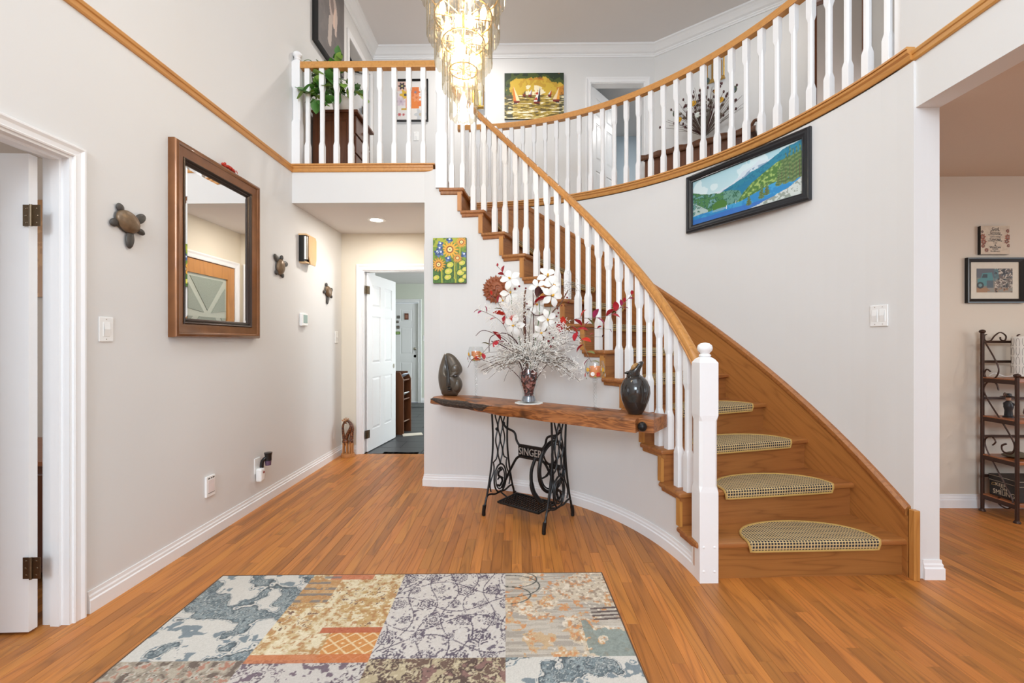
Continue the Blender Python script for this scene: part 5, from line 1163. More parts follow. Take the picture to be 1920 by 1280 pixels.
    def violet(m):
        A.fill(m, (196, 188, 180)); A.fill(m & (np.abs(n2-.46) < .03) & (n1 > .44), (98, 84, 92)); A.fill(m & (n2 > .62), (116, 100, 108)); A.fill(m & (n3 > .7) & (n1 > .5), (96, 82, 92), .8)
    styles = [[lambda m: blue(m, 31), lambda m: gold(m, 1), lambda m: cream(m, -.042), grey], [taupe, violet, camo, lambda m: blue(m, 77)], [camo, lambda m: blue(m, 5), grey, violet], [gold.__get__(0) if 0 else (lambda m: gold(m, 2)), taupe, lambda m: cream(m, -.042), camo], [violet, grey, taupe, lambda m: blue(m, 9)]]
    for j in range(5):
        for i in range(4):
            m = (X >= cols_[i]) & (X < cols_[i+1]) & (Y >= rows[j]) & (Y < rows[j+1])
            if m.any(): styles[j][i](m)
    m = (X >= -.52) & (X < -.042) & (Y < .64)
    A.fill(m & (Y > .46) & (X > -.25), (198, 136, 76)); z = np.abs(((X*14) % 1)-.5)+np.abs(((Y*16) % 1)-.5); A.fill(m & (Y > .46) & (X > -.25) & ((np.abs(z-.5) < .07) | (z < .12)), (222, 196, 154)); A.fill(m & (Y > .595), (188, 108, 66), .8); A.fill(m & (np.abs(Y-.45) < .018) & (X > -.3), (176, 92, 62), .9)
    A.fill(m & (Y < .05) & (X > -.42) & (X < -.2), (190, 108, 76), .8); A.fill(m & (Y > .05) & (Y < .25) & (X < -.36), (180, 134, 86), .7); A.fill(m & (Y < .28) & (X < -.36) & (np.abs(np.sin(Y*60)) > .8) & (n2 > .45), (110, 110, 114), .7)
    A.fill((X >= -1.01) & (X < -.52) & (Y < .63) & (X+Y*.3 > -.86) & False, (0, 0, 0))
    A.I += (A.rs.rand(ny, nx, 1)-.5)*14
    return A
def flat(v0, v1):
    def f(co):
        o = np.empty_like(co); o[:, 0] = co[:, 0]; o[:, 1] = -(v0+v1)/2+co[:, 2]; o[:, 2] = .0105; return o
    return f
paint_rug(560, 250, 0, .9).mesh('pile', RW, .9, P['rugprint'], rug, warp=flat(0, .9))
paint_rug(140, 130, .9, RL).mesh('pile', RW, RL-.9, P['rugprint'], rug, warp=flat(.9, RL))
a, b = RW/2, RL
MB().box(-a, a, -b, 0, .0015, .0095).build('backing', 'binding', rug)
MB().tube([(-a, 0, .006), (a, 0, .006), (a, -b, .006), (-a, -b, .006)], .0062, 6, closed=True).build('binding', plain('rug_binding', rgb(96, 72, 52), .9), rug)
# ================================================================== upper landing
A = Art(90, 130, (92, 86, 84), 3, .75); n = A.fbm(6, 8, 3)           # portrait reduced to a plain pale figure on taupe
A.fill(n > .5, (104, 96, 92), .7)
A.fill(A.ell(.55, .62, .16, .2, .15), (176, 158, 148)); A.fill(A.ell(.50, .68, .07, .12, .2), (120, 104, 98)); A.fill(A.ell(.6, .55, .05, .14, -.2), (206, 178, 160)); A.fill(A.seg((.44,.45),(.4,.18),.05), (178, 164, 154)); A.fill(A.seg((.66,.6),(.64,.38),.03), (190, 170, 158))
canvas('portrait_canvas', 'tall grey canvas of a pale figure high on the left wall', 'painting', A, .62, .86, onL(4.465, 4.565), WL, .06)
t = thing('dresser', 'small dark wooden chest of drawers behind the landing railing', 'dresser', (-1.74, 4.30, FL2))
MB().box(-.20, .19, -.20, .24, .06, .64).build('carcass', 'redwood', t, bevel=.004); MB().box(-.21, .235, -.215, .255, .64, .665).build('top', 'redwood', t, bevel=.006)
frame2d(MB(), [(-.17,.1),(-.17,.6),(.16,.6),(.16,.1)], [(0,0),(0,.012),(-.03,.012),(-.036,.004),(-.036,0)], lambda a, b, d: (a, -.20-d, b), True).build('side_panel', 'redwood', t)
for k in range(3):
    o = MB().box(.19, .205, -.17, .21, .09+k*.185, .255+k*.185).build('drawer', 'redwood', t, bevel=.004); MB().ball((.214, .02, .17+k*.185), .014, 10, 8).build('knob', 'hinge', o, smooth=True)
for sx in (-.18, .17):
    for sy in (-.18, .22): MB().box(sx-.02, sx+.02, sy-.02, sy+.02, 0, .06).build('foot', 'redwood', t)
# trailing pothos
t = thing('pothos_plant', 'trailing pothos vine in a white pot on the dresser', 'plant', (-1.70, 4.22, FL2+.665))
MB().lathe([(.003,0),(.07,0),(.08,.01),(.1,.13),(.105,.15),(.09,.15),(.085,.13),(.003,.125)], 24).build('pot', 'plastic', t, smooth=True)
MB().lathe([(.003,.128),(.088,.13),(.003,.136)], 16).build('soil', plain('potting_soil', rgb(60, 46, 36), .95, bump=.5), t)
P['pothos'] = plain('pothos_leaf', rgb(74, 122, 52), .4, var=.35, scale=18); P['pothosl'] = plain('pale_pothos_leaf', rgb(132, 166, 72), .4, var=.2, scale=18); P['vine'] = plain('vine_stem', rgb(104, 128, 66), .6)
def heart(L):
    mb = MB(); rs = []
    for i in range(8):
        u = i/7; w_ = L*.42*math.sin(math.pi*min(1, (u*.9+.1)))**.7*(1.15-.55*u); rs.append([(-w_, u*L-(.1*L if i == 0 else 0), .15*w_), (0, u*L, -.02*L*math.sin(3*u)), (w_, u*L-(.1*L if i == 0 else 0), .15*w_), (0, u*L, -.02*L*math.sin(3*u)-.0008)])
    return mb.rings(rs)
hm = {}
rv = random.Random(14)
vines = [[(-.02,-.02,.14),(-.06,-.12,.32),(-.10,-.22,.36),(-.14,-.33,.22),(-.12,-.35,.06),(-.16,-.34,-.04)], [(.02,-.03,.14),(.02,-.15,.30),(.05,-.25,.34),(.10,-.34,.22),(.14,-.36,.08),(.10,-.36,-.02)], [(0,0,.14),(-.03,-.10,.36),(.0,-.16,.44),(.06,-.2,.46)],
         [(-.04,-.02,.14),(-.12,-.2,.30),(-.16,-.36,.32),(-.24,-.42,.20),(-.25,-.44,.06),(-.16,-.44,-.02),(-.08,-.42,0)], [(.04,-.02,.14),(.12,-.1,.24),(.2,-.12,.22),(.24,-.1,.12)], [(.0,-.05,.14),(.03,-.22,.28),(.03,-.36,.24),(.02,-.37,.14),(.06,-.37,.06)], [(-.02,-.05,.14),(-.06,-.24,.30),(-.06,-.36,.22),(-.10,-.37,.10),(-.09,-.37,-.06)]]
rw_ = random.Random(8)
for _ in range(7): a_ = rw_.uniform(-.14, .12); vines.append([(a_*.3,-.03,.14), (a_*.6,-.14,rw_.uniform(.24,.36)), (a_,-.25,rw_.uniform(.24,.34)), (a_*1.2,-.33,rw_.uniform(.05,.2)), (a_*1.3,-.34,rw_.uniform(-.08,.05))])
for vi, vpts in enumerate(vines):
    q = spl(vpts, 7); MB().tube(q, .0028, 5).build('vine', 'vine', t, smooth=True)
    for i in range(3, len(q), 4 if vi == 3 else 2):
        L = round(rv.uniform(.075, .125)/.012)*.012; m_ = 'pothosl' if rv.random() < .3 else 'pothos'
        if vi == 3 and i < len(q)-14 and i > 10: continue
        k = (L, m_)
        if k not in hm: o = heart(L).build('leaf', m_, t, smooth=True); hm[k] = o.data
        else: o = put('leaf', hm[k], t)
        o.location = q[i]+Vector((rv.uniform(-.012, .012), rv.uniform(-.02, 0), 0)); o.rotation_euler = orient((rv.uniform(-.8, .8), rv.uniform(-.6, .1), rv.uniform(-1.1, .35)), rv.uniform(-.5, .5))
# floral collage in a thin black frame
A = Art(80, 104, (226, 222, 218), 6, .75)
A.fill(A.poly([(0,.75),(.34,.75),(.34,1),(0,1)]), (226, 190, 176)); A.fill(A.poly([(.3,.3),(.74,.3),(.74,.85),(.3,.85)]), (222, 128, 62)); A.fill(A.poly([(.7,.35),(.9,.35),(.9,.5),(.7,.5)]), (220, 120, 60)); A.fill(A.poly([(.0,.36),(.3,.36),(.3,.7),(.0,.7)]), (222, 210, 212)); A.fill(A.poly([(.14,.26),(.4,.26),(.4,.31),(.14,.31)]), (206, 170, 80))
for x0, y0, r, c, d in ((.17,.88,.1,(70,62,66),(210,200,120)),(.28,.65,.15,(222,180,60),(96,88,84)),(.62,.72,.13,(214,118,70),(140,130,140)),(.66,.58,.12,(226,146,100),(206,120,70)),(.8,.14,.17,(196,198,200),(190,176,150)),(.13,.48,.12,(206,190,200),(180,160,176)),(.9,.66,.1,(216,200,196),(180,150,150)),(.08,.14,.05,(206,110,110),(160,60,70)),(.22,.14,.04,(206,120,120),(150,60,70))):
    dx = (A.U-x0)*A.asp; dy = A.V-y0; rr = np.hypot(dx, dy); th = np.arctan2(dy, dx); A.fill(rr < r*(.8+.2*np.cos(th*6)), c); A.fill(rr < r*.25, d)
framed('flower_collage', 'black-framed collage of orange and yellow flowers on the back wall upstairs', 'picture', A, .445, .565, (-1.436, 5.9, 4.508), 0, .022, .03)
# sailboats
A = Art(200, 156, (150, 130, 40), 2, 1.28); n, n2 = A.fbm(14, 10, 4), A.fbm(6, 4, 3); n3 = A.fbm(10, 50, 2); up = A.V > .52
A.fill(up, (206, 172, 60)); A.fill(up & (n > .5), (186, 144, 48), .7); edge = np.hypot((A.U-.52)*1.1, (A.V-.62)*1.7)
A.fill(up & (edge+.3*(n-.5) > .50), (70, 84, 36)); A.fill(up & (edge+.5*(n-.5) > .62), (38, 52, 34)); A.fill(up & (edge+.35*(n2-.5) < .22) & (n > .42), (240, 228, 190)); A.fill(up & (n2 > .58) & (edge > .4), (190, 106, 40), .6)
A.fill(~up, (168, 142, 56)); A.fill(~up & (n3 > .55), (206, 184, 110)); A.fill(~up & (n3 < .38), (104, 88, 44)); A.fill(~up & (n3 > .68), (240, 232, 206)); A.fill(~up & ((A.U < .14) | (A.U > .92)) & (n3 < .6), (58, 62, 50), .8)
def sail(x0, y0, w_, h_, c1, c2, lean=0, hull=(120, 40, 24)):
    A.fill(A.poly([(x0, y0), (x0+w_, y0), (x0+lean, y0+h_)]), c1); A.fill(A.poly([(x0, y0), (x0+w_*.45, y0), (x0+lean, y0+h_)]), c2); A.fill(A.poly([(x0, y0), (x0+w_, y0), (x0+w_*.9, y0-.05), (x0+w_*.1, y0-.06)]), hull); A.fill(A.seg((x0+w_*.1, y0-.06), (x0+w_*.5, y0-.055), .012), (30, 24, 24))
sail(.15, .40, .11, .32, (240, 220, 170), (216, 120, 50), 0); sail(.93, .42, -.12, .27, (240, 216, 170), (230, 160, 60), -.01); sail(.60, .38, -.11, .32, (236, 232, 226), (34, 38, 48), .0); sail(.79, .53, -.06, .1, (226, 224, 220), (190, 50, 30), 0); sail(.46, .53, -.06, .12, (232, 228, 226), (150, 130, 150), 0); sail(.355, .54, -.05, .09, (150, 120, 60), (60, 60, 50), 0)
A.fill(A.poly([(.50,.41),(.56,.41),(.545,.47),(.52,.46)]), (190, 56, 30)); A.fill(A.poly([(.52,.53),(.57,.53),(.57,.58),(.54,.58)]), (190, 56, 30))
canvas('sailboat_painting', 'unframed canvas of sailboats on golden water on the back wall upstairs', 'painting', A, .795, .615, (.215, 5.9, 4.546), 0, .03, plain('dark_canvas_edge', rgb(46, 50, 38), .7))
def sconce(lab, p, rz):
    t = thing('wall_sconce', lab, 'wall light', p, rz, 'glass and brass wall sconces')
    MB().box(-.06, .06, -.02, 0, -.10, .10).build('backplate', 'brass', t, bevel=.004); MB().box(-.095, .095, -.075, -.069, -.13, .13).build('front_glass', 'glass', t); 
    for sx in (-.095, .095): MB().tube([(sx, -.07, -.14), (sx, -.07, .14)], .008, 8).build('rod', 'brass', t, smooth=True)
    MB().box(-.10, .10, -.08, -.01, -.145, -.135).build('shelf', 'brass', t); MB().lathe([(.003,-.12),(.03,-.12),(.03,.09),(.003,.1)], 16).build('lamp_tube', plain('opal_glass', rgb(236, 228, 206), .3), t, smooth=True, loc=(0, -.042, 0))
pa = A0+AD*.78; sconce('brass and glass wall sconce above the dried flowers', (pa.x, pa.y, 4.60), math.atan2(AD.y, AD.x)); sconce('brass and glass wall sconce on the back wall behind the chandelier', (-.56, 5.899, 4.53), 0)
# sideboard along the angled wall
RA = math.atan2(AD.y, AD.x); pb = A0+AD*.62-AN*.215
t = thing('sideboard', 'carved dark red-brown sideboard along the angled wall upstairs', 'sideboard', (pb.x, pb.y, FL2), RA)
MB().box(-.60, .60, -.18, .19, .10, .80).build('carcass', 'redwood', t, bevel=.004); MB().box(-.64, .64, -.21, .20, .80, .83).build('top', 'redwood', t, bevel=.006)
MB().rings([[(x_, y_, z_) for y_, z_ in ((-.215,.775), (-.225,.79), (-.225,.81+.012*math.sin(x_*26)), (-.205,.845+.010*math.sin(x_*26)), (-.195,.845), (-.195,.775))] for x_ in np.linspace(-.65, .65, 60)]).build('carved_edge', 'darkwood', t, smooth=True)
for k in range(3):
    o = MB().box(-.57+k*.385, -.20+k*.385, -.195, -.18, .14, .74).build('door', 'redwood', t, bevel=.005); MB().ball((-.24+k*.385, -.205, .5), .014, 8, 6).build('knob', 'hinge', o, smooth=True)
for sx in (-.56, .56):
    for sy in (-.15, .16): MB().lathe([(.02,0),(.03,.03),(.02,.06),(.034,.1)], 12, (sx, sy, 0)).build('foot', 'redwood', t, smooth=True)
MB().tube(spl([(.60,-.2,.83),(.64,-.19,.9),(.69,-.18,.88),(.68,-.18,.84)], 5), .018, 8).build('scroll_end', 'darkwood', t, smooth=True)
pv = A0+AD*.70-AN*.23
t = thing('dried_flowers', 'vase of dried grasses, yellow flowers and peacock feathers on the sideboard', 'flowers', (pv.x, pv.y, FL2+.83), RA)
MB().lathe([(.003,0),(.05,0),(.055,.01),(.035,.04),(.045,.14),(.06,.2),(.055,.2),(.04,.14),(.003,.03)], 18).build('vase', 'glass', t, smooth=True)
rv = random.Random(3); g1, g2 = MB(), MB()
for i in range(150):
    a = rv.uniform(0, 6.283); sp_ = rv.uniform(.05, 1.0); L = rv.uniform(.3, .62); d = Vector((math.cos(a)*sp_, -abs(math.sin(a))*sp_*.5+.05, rv.uniform(.35, 1))).normalized(); p0 = Vector((0, 0, .12)); p2 = p0+d*L+Vector((0, 0, -.06*sp_))
    (g1 if i % 3 else g2).tube([p0, p0+d*L*.5, p2], [.003, .0025, .0015], 4)
    if i % 2: g2.ball(p2, (.012, .012, .018), 6, 4)
    if i % 4 == 0: g1.ball(p0+d*L*.7, (.02, .02, .016), 6, 4)
o = g1.build('grasses', 'greytwig', t); o['kind'] = 'stuff'; o = g2.build('dark_seed_heads', 'stemdark', t); o['kind'] = 'stuff'
for px_, pz_ in ((-.10,.50),(.16,.56),(-.27,.36),(.02,.47),(-.05,.35),(.2,.44)):
    b_ = MB()
    for k in range(8): b_.ball((.022*math.cos(k*.785), -.0, .022*math.sin(k*.785)), (.016, .01, .012), 6, 4)
    b_.ball((0, -.008, 0), .014, 8, 6).build('yellow_flower', 'yellow' if pz_ not in (.35, .47) else 'petal', t, loc=(px_, -.12, pz_))
for px_, pz_ in ((.05,.72),(-.32,.46),(.34,.52)):
    f_ = MB().ball((0,0,0), (.03,.004,.042), 12, 8).build('peacock_feather', plain('feather_green', rgb(70, 78, 58), .5), t, loc=(px_, -.1, pz_)); MB().ball((0,-.004,0), (.014,.003,.018), 10, 6).build('feather_eye', plain('feather_eye_blue', rgb(24, 60, 84), .3), f_); MB().tube([(0,0,-.04),(-px_*.5,.06,-(pz_-.2)*.6),(-px_,.1,-(pz_-.15))], .002, 4).build('quill', 'greytwig', f_)
# tall mirror on the angled wall
pm_ = A0+AD*1.985
t = thing('hall_mirror', 'tall dark-framed mirror on the angled wall behind the curved railing', 'mirror', (pm_.x, pm_.y, 4.28), RA)
frame2d(MB(), [(-.25,-.68),(-.25,.68),(.25,.68),(.25,-.68)], [(0,0),(0,.035),(-.03,.03),(-.06,.015),(-.06,0)], lambda a, b, d: (a, -d, b), True).build('frame', 'darkwood', t); MB().box(-.195, .195, -.01, -.004, -.625, .625).build('mirror_glass', 'mirror', t)
# bathroom glimpse
t = thing('bathroom_cabinet', 'cream cabinet in the bathroom beyond the upstairs door', 'cabinet', (1.95, 7.35, FL2))
MB().box(-.35, .35, -.25, .25, 0, .86).build('carcass', 'cream', t, bevel=.004); MB().box(-.37, .37, -.27, .27, .86, .90).build('top', 'white', t, bevel=.006)
for s_ in (-1, 1): o = MB().box(s_*.175-.16, s_*.175+.16, -.265, -.25, .08, .8).build('door', 'cream', t, bevel=.006); MB().tube([(s_*.04,-.285,.4),(s_*.04,-.285,.56)], .006, 6).build('handle', 'black', o)
# ================================================================== back entry things
t = thing('magazine_rack', 'red-brown wooden magazine rack behind the open hallway door', 'rack', (-1.74, 5.88, 0), R(-8))
for s_ in (0, .26): MB().prism([(-.02+0,0),(.20,0),(.20,.74),(.15,.84),(-.02,.84)], 0, .02).xf(Matrix.Translation((0, s_+.02, 0)) @ Matrix.Rotation(R(90), 4, 'X')).build('side_panel', 'redwood', t)
for z in (.12, .42, .68): MB().obox((.09, .13, z), (.22, .24, .014), 0, 0, R(-28)).build('shelf', 'redwood', t)
for i, z in enumerate((.46, .72)): MB().obox((.08, .13, z+.03), (.26, .20, .012), 0, 0, R(-32)+.02).build('magazine', plain('magazine_%d' % i, rgb(190, 190, 188) if i == 0 else rgb(176, 186, 200), .4, var=.4, scale=30), t)
tag(MB().box(-.13, .13, -.07, .07, 0, .012).build('folded_cloth', 'cream', loc=(-1.42, 5.86, .0), rot=(0, 0, R(20)), bevel=.004), 'pale folded cloth on the slate floor by the rack', 'cloth')
tag(MB().box(-.55, .55, -.25, .25, 0, .012).build('door_mat', plain('grey_mat', rgb(96, 98, 98), .95, var=.4, scale=60, bump=.6), loc=(-2.0, 8.6, 0), bevel=.004), 'grey door mat in front of the far entry door', 'mat')
for i, (X_, Z_, w_, h_, c, lab) in enumerate([(-2.310,1.779,.085,.13,(110,60,40),'brown picture card stuck high on the far entry door'), (-2.475,1.768,.06,.06,(70,66,60),'dark ornament stuck beside the card on the far door'), (-2.497,1.669,.05,.05,(90,80,70),'small dark square magnet on the far entry door'), (-2.486,1.559,.06,.06,(84,74,64),'round dark magnet in the middle of the far entry door'), (-2.492,1.438,.10,.06,(110,140,70),'green magnet lowest on the far entry door')]):  # magnet positions are image pixels projected onto the door, written out in metres
    t = thing('door_magnet', lab, 'magnet', (X_, 9.028, Z_), 0, 'magnets on the far door')
    MB().box(-w_/2, w_/2, -.012, 0, -h_/2, h_/2).build('plaque', plain('magnet_%d' % i, rgb(*c), .5, var=.4, scale=60), t, bevel=.006); MB().box(-w_*.3, w_*.3, -.014, -.011, -h_*.3, h_*.3).build('motif', plain('magnet_motif_%d' % i, rgb(*[min(255, v+50) for v in c]), .5), t)
# ================================================================== room on the right
RX0, RX1, RY0, RY1 = 3.425, 4.15, 3.05, 3.275
t = thing('iron_rack', 'brown wrought-iron shelf rack with scrolled sides and wooden shelves', 'shelf rack', (RX0, RY0, 0)); W_, D_ = RX1-RX0, RY1-RY0
for xx in (0, W_):
    for yy, h_ in ((D_, 1.31), (0, 1.0)):
        o = MB().tube([(xx, yy, 0), (xx, yy, h_)], .0115, 10).lathe([(.02,0),(.02,.006),(.012,.018)], 12, (xx, yy, 0)).build('post', 'bronze', t, smooth=True); MB().ball((xx, yy, h_+.012), (.02, .02, .014), 12, 8).build('finial', 'bronze', o, smooth=True)
ZS = (.975, .693, .410, .119)
for z in ZS:
    MB().box(-.006, W_+.006, -.004, D_, z-.012, z+.012).build('shelf_board', 'walnutx', t, bevel=.003)
    for xx in (0, W_): MB().box(xx-.007, xx+.007, 0, D_, z-.026, z+.004).build('side_rail', 'bronze', t)
for z in (1.245, 1.10, .83, .55, .26): MB().box(0, W_, D_-.004, D_+.004, z-.009, z+.009).build('back_bar', 'bronze', t)
def scroll(pts, r=.0065): MB().tube(spl(pts, 6), r, 6, flat=.004).build('scroll', 'bronze', t, smooth=True)
for x0 in (.0, .24, .48):
    scroll([(x0+.03, D_, 1.30), (x0+.015, D_, 1.29), (x0+.02, D_, 1.255), (x0+.06, D_, 1.255), (x0+.09, D_, 1.29), (x0+.13, D_, 1.315), (x0+.17, D_, 1.29), (x0+.165, D_, 1.258), (x0+.135, D_, 1.26), (x0+.13, D_, 1.28)])
for xx in (0, W_):
    scroll([(xx, D_-.02, 1.24), (xx, D_-.08, 1.13), (xx, D_-.11, 1.05), (xx, D_-.09, .99), (xx, D_-.04, .97), (xx, D_-.015, 1.01), (xx, D_-.03, 1.045), (xx, D_-.055, 1.03)])
    scroll([(xx, D_-.11, .90), (xx, D_-.09, .95), (xx, D_-.04, .955), (xx, D_-.01, .90), (xx, D_-.04, .82), (xx, D_-.13, .68), (xx, D_-.19, .58), (xx, D_-.21, .52), (xx, D_-.19, .47), (xx, D_-.14, .47), (xx, D_-.13, .51), (xx, D_-.16, .53)])
    scroll([(xx, D_-.07, .50), (xx, D_-.09, .53), (xx, D_-.06, .56), (xx, D_-.02, .53), (xx, D_-.03, .46), (xx, D_-.10, .33), (xx, D_-.17, .21), (xx, D_-.20, .13), (xx, D_-.17, .08), (xx, D_-.12, .085), (xx, D_-.10, .12), (xx, D_-.13, .15)])
def onR(x_, y_, k): return (RX0+x_, RY0+y_, ZS[k]+.012)
# lamp
t = thing('table_lamp', 'white cylinder lamp with leaf outlines on the top shelf of the rack', 'lamp', onR(.235, .12, 0))
MB().lathe([(.094,.012),(.096,.014),(.096,.295),(.092,.297),(.09,.29),(.09,.02)], 32, cap=False).build('shade', plain('paper_shade', rgb(240, 236, 228), .8, Emission_Color=(1, .9, .78, 1), Emission_Strength=.12), t, smooth=True); MB().lathe([(.003,0),(.085,0),(.085,.012),(.003,.014)], 24).build('base', 'darkwood', t, smooth=True)
mb = MB()
for i in range(16):
    for j in range(4):
        a = 2*math.pi*i/16; z0 = .03+j*.066; q = []
        for s_, zz in ((-1, 0), (-1.3, .02), (-1, .045), (0, .056), (1, .045), (1.3, .02), (1, 0)) if (i+j) % 2 else ((-1, .056), (-1.3, .036), (-1, .012), (0, 0), (1, .012), (1.3, .036), (1, .056)):
            b_ = a+s_*.09; q.append((.0965*math.cos(b_), .0965*math.sin(b_), z0+zz))
        mb.tube(spl(q, 3), .0009, 4)
o = mb.build('leaf_outlines', 'bronze', t); o['kind'] = 'stuff'
mb = MB().tube(spl([(-.08,.0,.004),(-.12,-.02,.02),(-.16,.02,.01),(-.19,.06,.03),(-.21,.08,.012)], 6), .003, 6); mb.build('cord', 'plastic', t, smooth=True)
# chef figurine
t = thing('hat_figurine', 'small dark figurine in a wide feathered hat on the second shelf', 'figurine', onR(.085, .13, 1), R(20))
MB().lathe([(.003,0),(.03,0),(.03,.008),(.022,.012),(.02,.05),(.026,.075),(.024,.1),(.012,.118),(.003,.12)], 16).build('coat', plain('dark_coat', rgb(42, 42, 44), .4), t, smooth=True); MB().ball((0,0,.135), (.014,.014,.017), 12, 8).build('head', plain('figurine_face', rgb(206, 160, 130), .5), t, smooth=True)
MB().lathe([(.042,.146),(.044,.148),(.018,.154),(.014,.17),(.003,.172)], 18).build('hat', plain('dark_hat', rgb(50, 44, 42), .5), t, smooth=True); MB().tube(spl([(.0,-.02,.1),(.03,-.03,.09),(.05,-.03,.115)], 4), .008, 8).tube(spl([(0,.02,.1),(.03,.03,.085),(.05,.01,.1)], 4), .008, 8).build('arms', plain('dark_sleeves', rgb(48, 46, 48), .4), t, smooth=True)
MB().tube(spl([(-.02,0,.155),(-.045,0,.175),(-.055,0,.165),(-.045,0,.155)], 4), .006, 6).build('hat_feather', plain('brown_feather', rgb(92, 70, 56), .6), t, smooth=True)
t = thing('red_jar', 'small red-brown jar with dark lid on the second shelf', 'jar', onR(.24, .12, 1)); MB().lathe([(.003,0),(.03,0),(.045,.03),(.04,.06),(.024,.09),(.03,.115),(.003,.116)], 18).build('body', plain('red_glaze', rgb(120, 48, 30), .2), t, smooth=True); MB().lathe([(.02,.115),(.022,.125),(.008,.14),(.012,.155),(.003,.16)], 14).build('lid', 'black', t, smooth=True)
tag(MB().lathe([(.003,0),(.05,.0),(.085,.012),(.088,.018),(.06,.03),(.05,.036),(.02,.044),(.003,.045)], 20, sy=.7).build('shell_dish', plain('mottled_shell', rgb(96, 88, 70), .5, var=.5, scale=40), loc=onR(.12, .11, 2), smooth=True), 'mottled shell dish on the third shelf of the rack', 'dish')
for k, xx in ((1, .17), (2, .22)): tag(MB().box(-.05, .05, -.07, .07, 0, .002).build('lace_napkin', 'doily', loc=onR(xx+.06, .08, k)), 'white lace napkin on the %s shelf of the rack' % ('second' if k == 1 else 'third'), 'napkin')
P['tin'] = plain('black_tin', rgb(52, 48, 46), .45, .3, var=.3, scale=40); P['tincream'] = plain('tin_cream_print', rgb(206, 190, 164), .6); P['tingold'] = plain('tin_gold_print', rgb(170, 140, 90), .6)
t = thing('keepsake_tin', 'black printed tin box reading KEEP ON SMILING on the bottom shelf', 'tin box', onR(.165, .115, 3))
MB().box(-.13, .13, -.095, .095, 0, .105).build('box', 'tin', t, bevel=.003); MB().box(-.134, .134, -.099, .099, .105, .15).build('lid', 'tin', t, bevel=.003)
for z0, z1 in ((.110, .112), (.144, .146)): MB().box(-.1345, -.134, -.095, .095, z0, z1).box(-.13, .13, -.0995, -.099, z0, z1).build('printed_line', 'tincream', t)
RT = (R(90), 0, R(-90))
def mtext(name, body, size, mat, par, loc, rot, depth=.0005, sx=1.0): return text(name, body, size, mat, par, loc, rot, depth, sx=sx)
mtext('lettering', 'KEEP', .032, 'tincream', t, (-.1305, .02, .086), RT); mtext('lettering', 'ON', .028, 'tincream', t, (-.1305, .0, .062), RT); mtext('lettering', 'SMILING.', .046, 'tincream', t, (-.1305, -.004, .032), RT, sx=.82)
MB().tube([(-.1305, .075, .09), (-.1305, .055, .096), (-.1305, .05, .08), (-.1305, .08, .075)], .0022, 5, closed=True).build('ornament', 'tingold', t)
# plaque and truck picture
A = Art(70, 70, (202, 186, 164), 5, 1); n = A.fbm(9, 9, 3); A.fill(n > .55, (190, 172, 150), .6)
for x0, y0, r in ((.06,.62,.12),(.1,.44,.11),(.05,.8,.05),(.94,.6,.12),(.9,.45,.09),(.96,.3,.07),(.2,.15,.08),(.08,.3,.08),(.93,.82,.07)):
    rr = np.hypot(A.U-x0, A.V-y0); th = np.arctan2(A.V-y0, A.U-x0); A.fill(rr < r*(.8+.2*np.cos(th*7)), (168, 84, 48)); A.fill((np.abs(rr-r*.6) < .012), (84, 60, 50)); A.fill(rr < r*.25, (120, 130, 120))
t = thing('prayer_plaque', 'small square plaque with prayer text on the beige wall', 'plaque', (3.563, 3.339, 2.005), 0)
MB().box(-.106, .106, -.022, 0, -.106, .106).build('block', 'black', t); A.mesh('printed_face', .212, .212, P['print'], t, (0, -.0226, 0))
for i, (ln_, sz) in enumerate([('God',.026),('grant me the',.011),('Serenity',.021),('to accept the things',.011),('I cannot change',.011),('Courage',.021),('to change the things',.011),('I can',.011),('&',.017),('Wisdom',.021),('to know',.011),('the difference',.011)]):
    mtext('lettering', ln_, sz*1.15, 'black', t, (0, -.0235, .086-i*.0153-(.002 if sz > .015 else 0)), (R(90), 0, 0), .0003)
A = Art(110, 80, (120, 112, 100), 7, 1.3); n = A.fbm(12, 10, 4); n2 = A.fbm(30, 24, 2); A.fill(A.V > .62, (84, 86, 92)); A.fill((A.U > .5) & (n > .5), (92, 78, 68)); A.fill((A.U > .5) & (n2 > .6), (190, 176, 160)); A.fill((A.V < .2), (150, 110, 74)); A.fill((A.V < .2) & (A.U > .3) & (n > .45), (132, 128, 116))
A.fill(A.poly([(.02,.25),(.02,.55),(.12,.62),(.16,.8),(.42,.84),(.46,.6),(.46,.3)]), (70, 124, 126)); A.fill(A.poly([(.14,.62),(.18,.76),(.3,.76),(.3,.62)]), (40, 52, 58)); A.fill(A.poly([(.48,.45),(.48,.98),(.6,.98),(.62,.6)]), (66, 104, 112), .8); A.fill(A.ell(.1, .3, .1, .14), (34, 42, 44)); A.fill(A.ell(.1, .3, .05, .07), (96, 130, 130)); A.fill(A.poly([(.28,.2),(.28,.5),(.46,.5),(.46,.2)]), (70, 84, 92)); A.fill((A.U > .5) & (n < .35), (36, 34, 34))
framed('truck_photograph', 'black-framed photograph of an old teal truck with pale mat', 'picture', A, .425, .339, (3.574, 3.34, 1.7055), 0, .032, .025, 'black', .048, mmat=plain('cream_mat', rgb(214, 206, 190), .8))
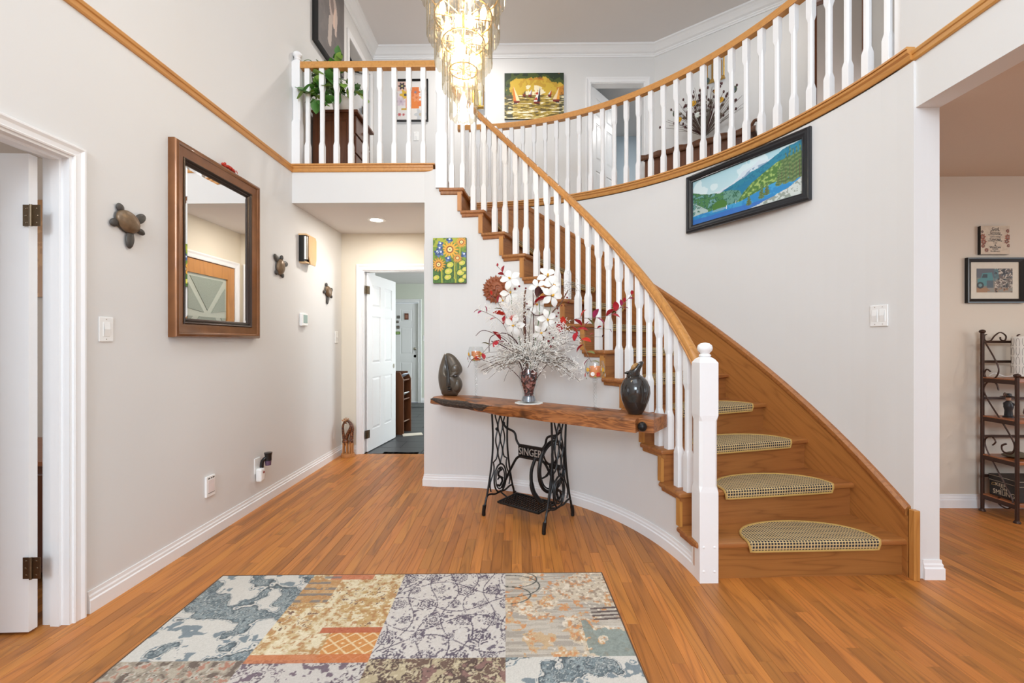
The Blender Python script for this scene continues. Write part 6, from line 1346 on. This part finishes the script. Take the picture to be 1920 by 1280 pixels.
# ================================================================== study glimpsed past the door
t = thing('study_cabinet', 'low dark wooden cabinet glimpsed past the left door hinges', 'cabinet', (-2.62, 2.42, 0)); MB().box(-.48, .50, -.25, .25, .08, .62).build('carcass', 'redwood', t, bevel=.004); MB().box(-.50, .51, -.27, .27, .62, .65).build('top', 'walnutx', t, bevel=.004)
for s_ in (-1, 1): o = MB().box(s_*.24-.22, s_*.24+.22, -.265, -.25, .12, .58).build('door', 'redwood', t, bevel=.004); MB().ball((s_*.05, -.275, .36), .012, 8, 6).build('knob', 'brass', o)
A = Art(50, 90, (176, 120, 60), 3, .55); n = A.fbm(6, 10, 3); A.fill(n > .52, (196, 140, 76)); A.fill(np.hypot((A.U-.85)*.55, A.V-.52) < .12, (130, 40, 30)); A.fill(A.poly([(.55,.7),(.95,.8),(.95,.62)]), (40, 30, 26)); A.fill(A.poly([(.6,.2),(.95,.4),(.9,.1)]), (40, 30, 26)); A.fill(A.ell(.8, .86, .12, .05), (36, 28, 26))
canvas('tribal_panel', 'orange and black painted panel on the study wall past the hinges', 'painting', A, .36, .66, (-3.12, 2.95, 1.88), 0, .02, 'bronze')
t = thing('stained_glass_lamp', 'yellow stained-glass lamp on the study cabinet', 'lamp', (-2.42, 2.38, .65)); P['stained'] = plain('amber_stained_glass', rgb(226, 180, 60), .3, var=.3, scale=30)
MB().tube([(0,0,0),(0,0,.2)], .012, 8).lathe([(.003,0),(.06,0),(.05,.015),(.012,.02)], 16).build('base', 'hinge', t, smooth=True); MB().lathe([(.13,.16),(.10,.22),(.04,.27),(.003,.28)], 8).build('shade', 'stained', t)
t = thing('brass_horn', 'curled brass ornament on the study cabinet', 'ornament', (-2.31, 2.28, .65)); MB().tube(spl([(0,0,.02),(.03,0,.07),(-.02,.0,.12),(.02,0,.15),(.05,0,.11),(0,0,.06)], 6), [.006+.012*i/30 for i in range(31)], 8).build('tube', 'gold', t, smooth=True); MB().lathe([(.003,0),(.04,0),(.04,.012),(.01,.02)], 14).build('foot', 'gold', t, smooth=True)
t = thing('branch_ornament', 'bare twig ornament with a red and green bird past the left door', 'ornament', (-2.55, 2.62, .65)); MB().lathe([(.003,0),(.04,0),(.045,.1),(.03,.16),(.003,.16)], 14).build('vase', 'black', t, smooth=True)
mb = MB(); rv = random.Random(2)
for i in range(14): a = rv.uniform(0, 6.28); mb.tube(spl([(0,0,.12),(.04*math.cos(a),.04*math.sin(a),.4),(.14*math.cos(a),.1*math.sin(a),rv.uniform(.6,.95))], 4), .003, 5)
mb.build('twigs', 'stemdark', t, smooth=True); MB().ball((.10,-.06,.5), (.03,.03,.04), 10, 8).build('bird', 'orangeleaf', t, smooth=True); MB().tube([(.09,-.06,.48),(.05,-.08,.42)], [.016,.006], 8).build('bird_tail', 'greenleaf', t, smooth=True)
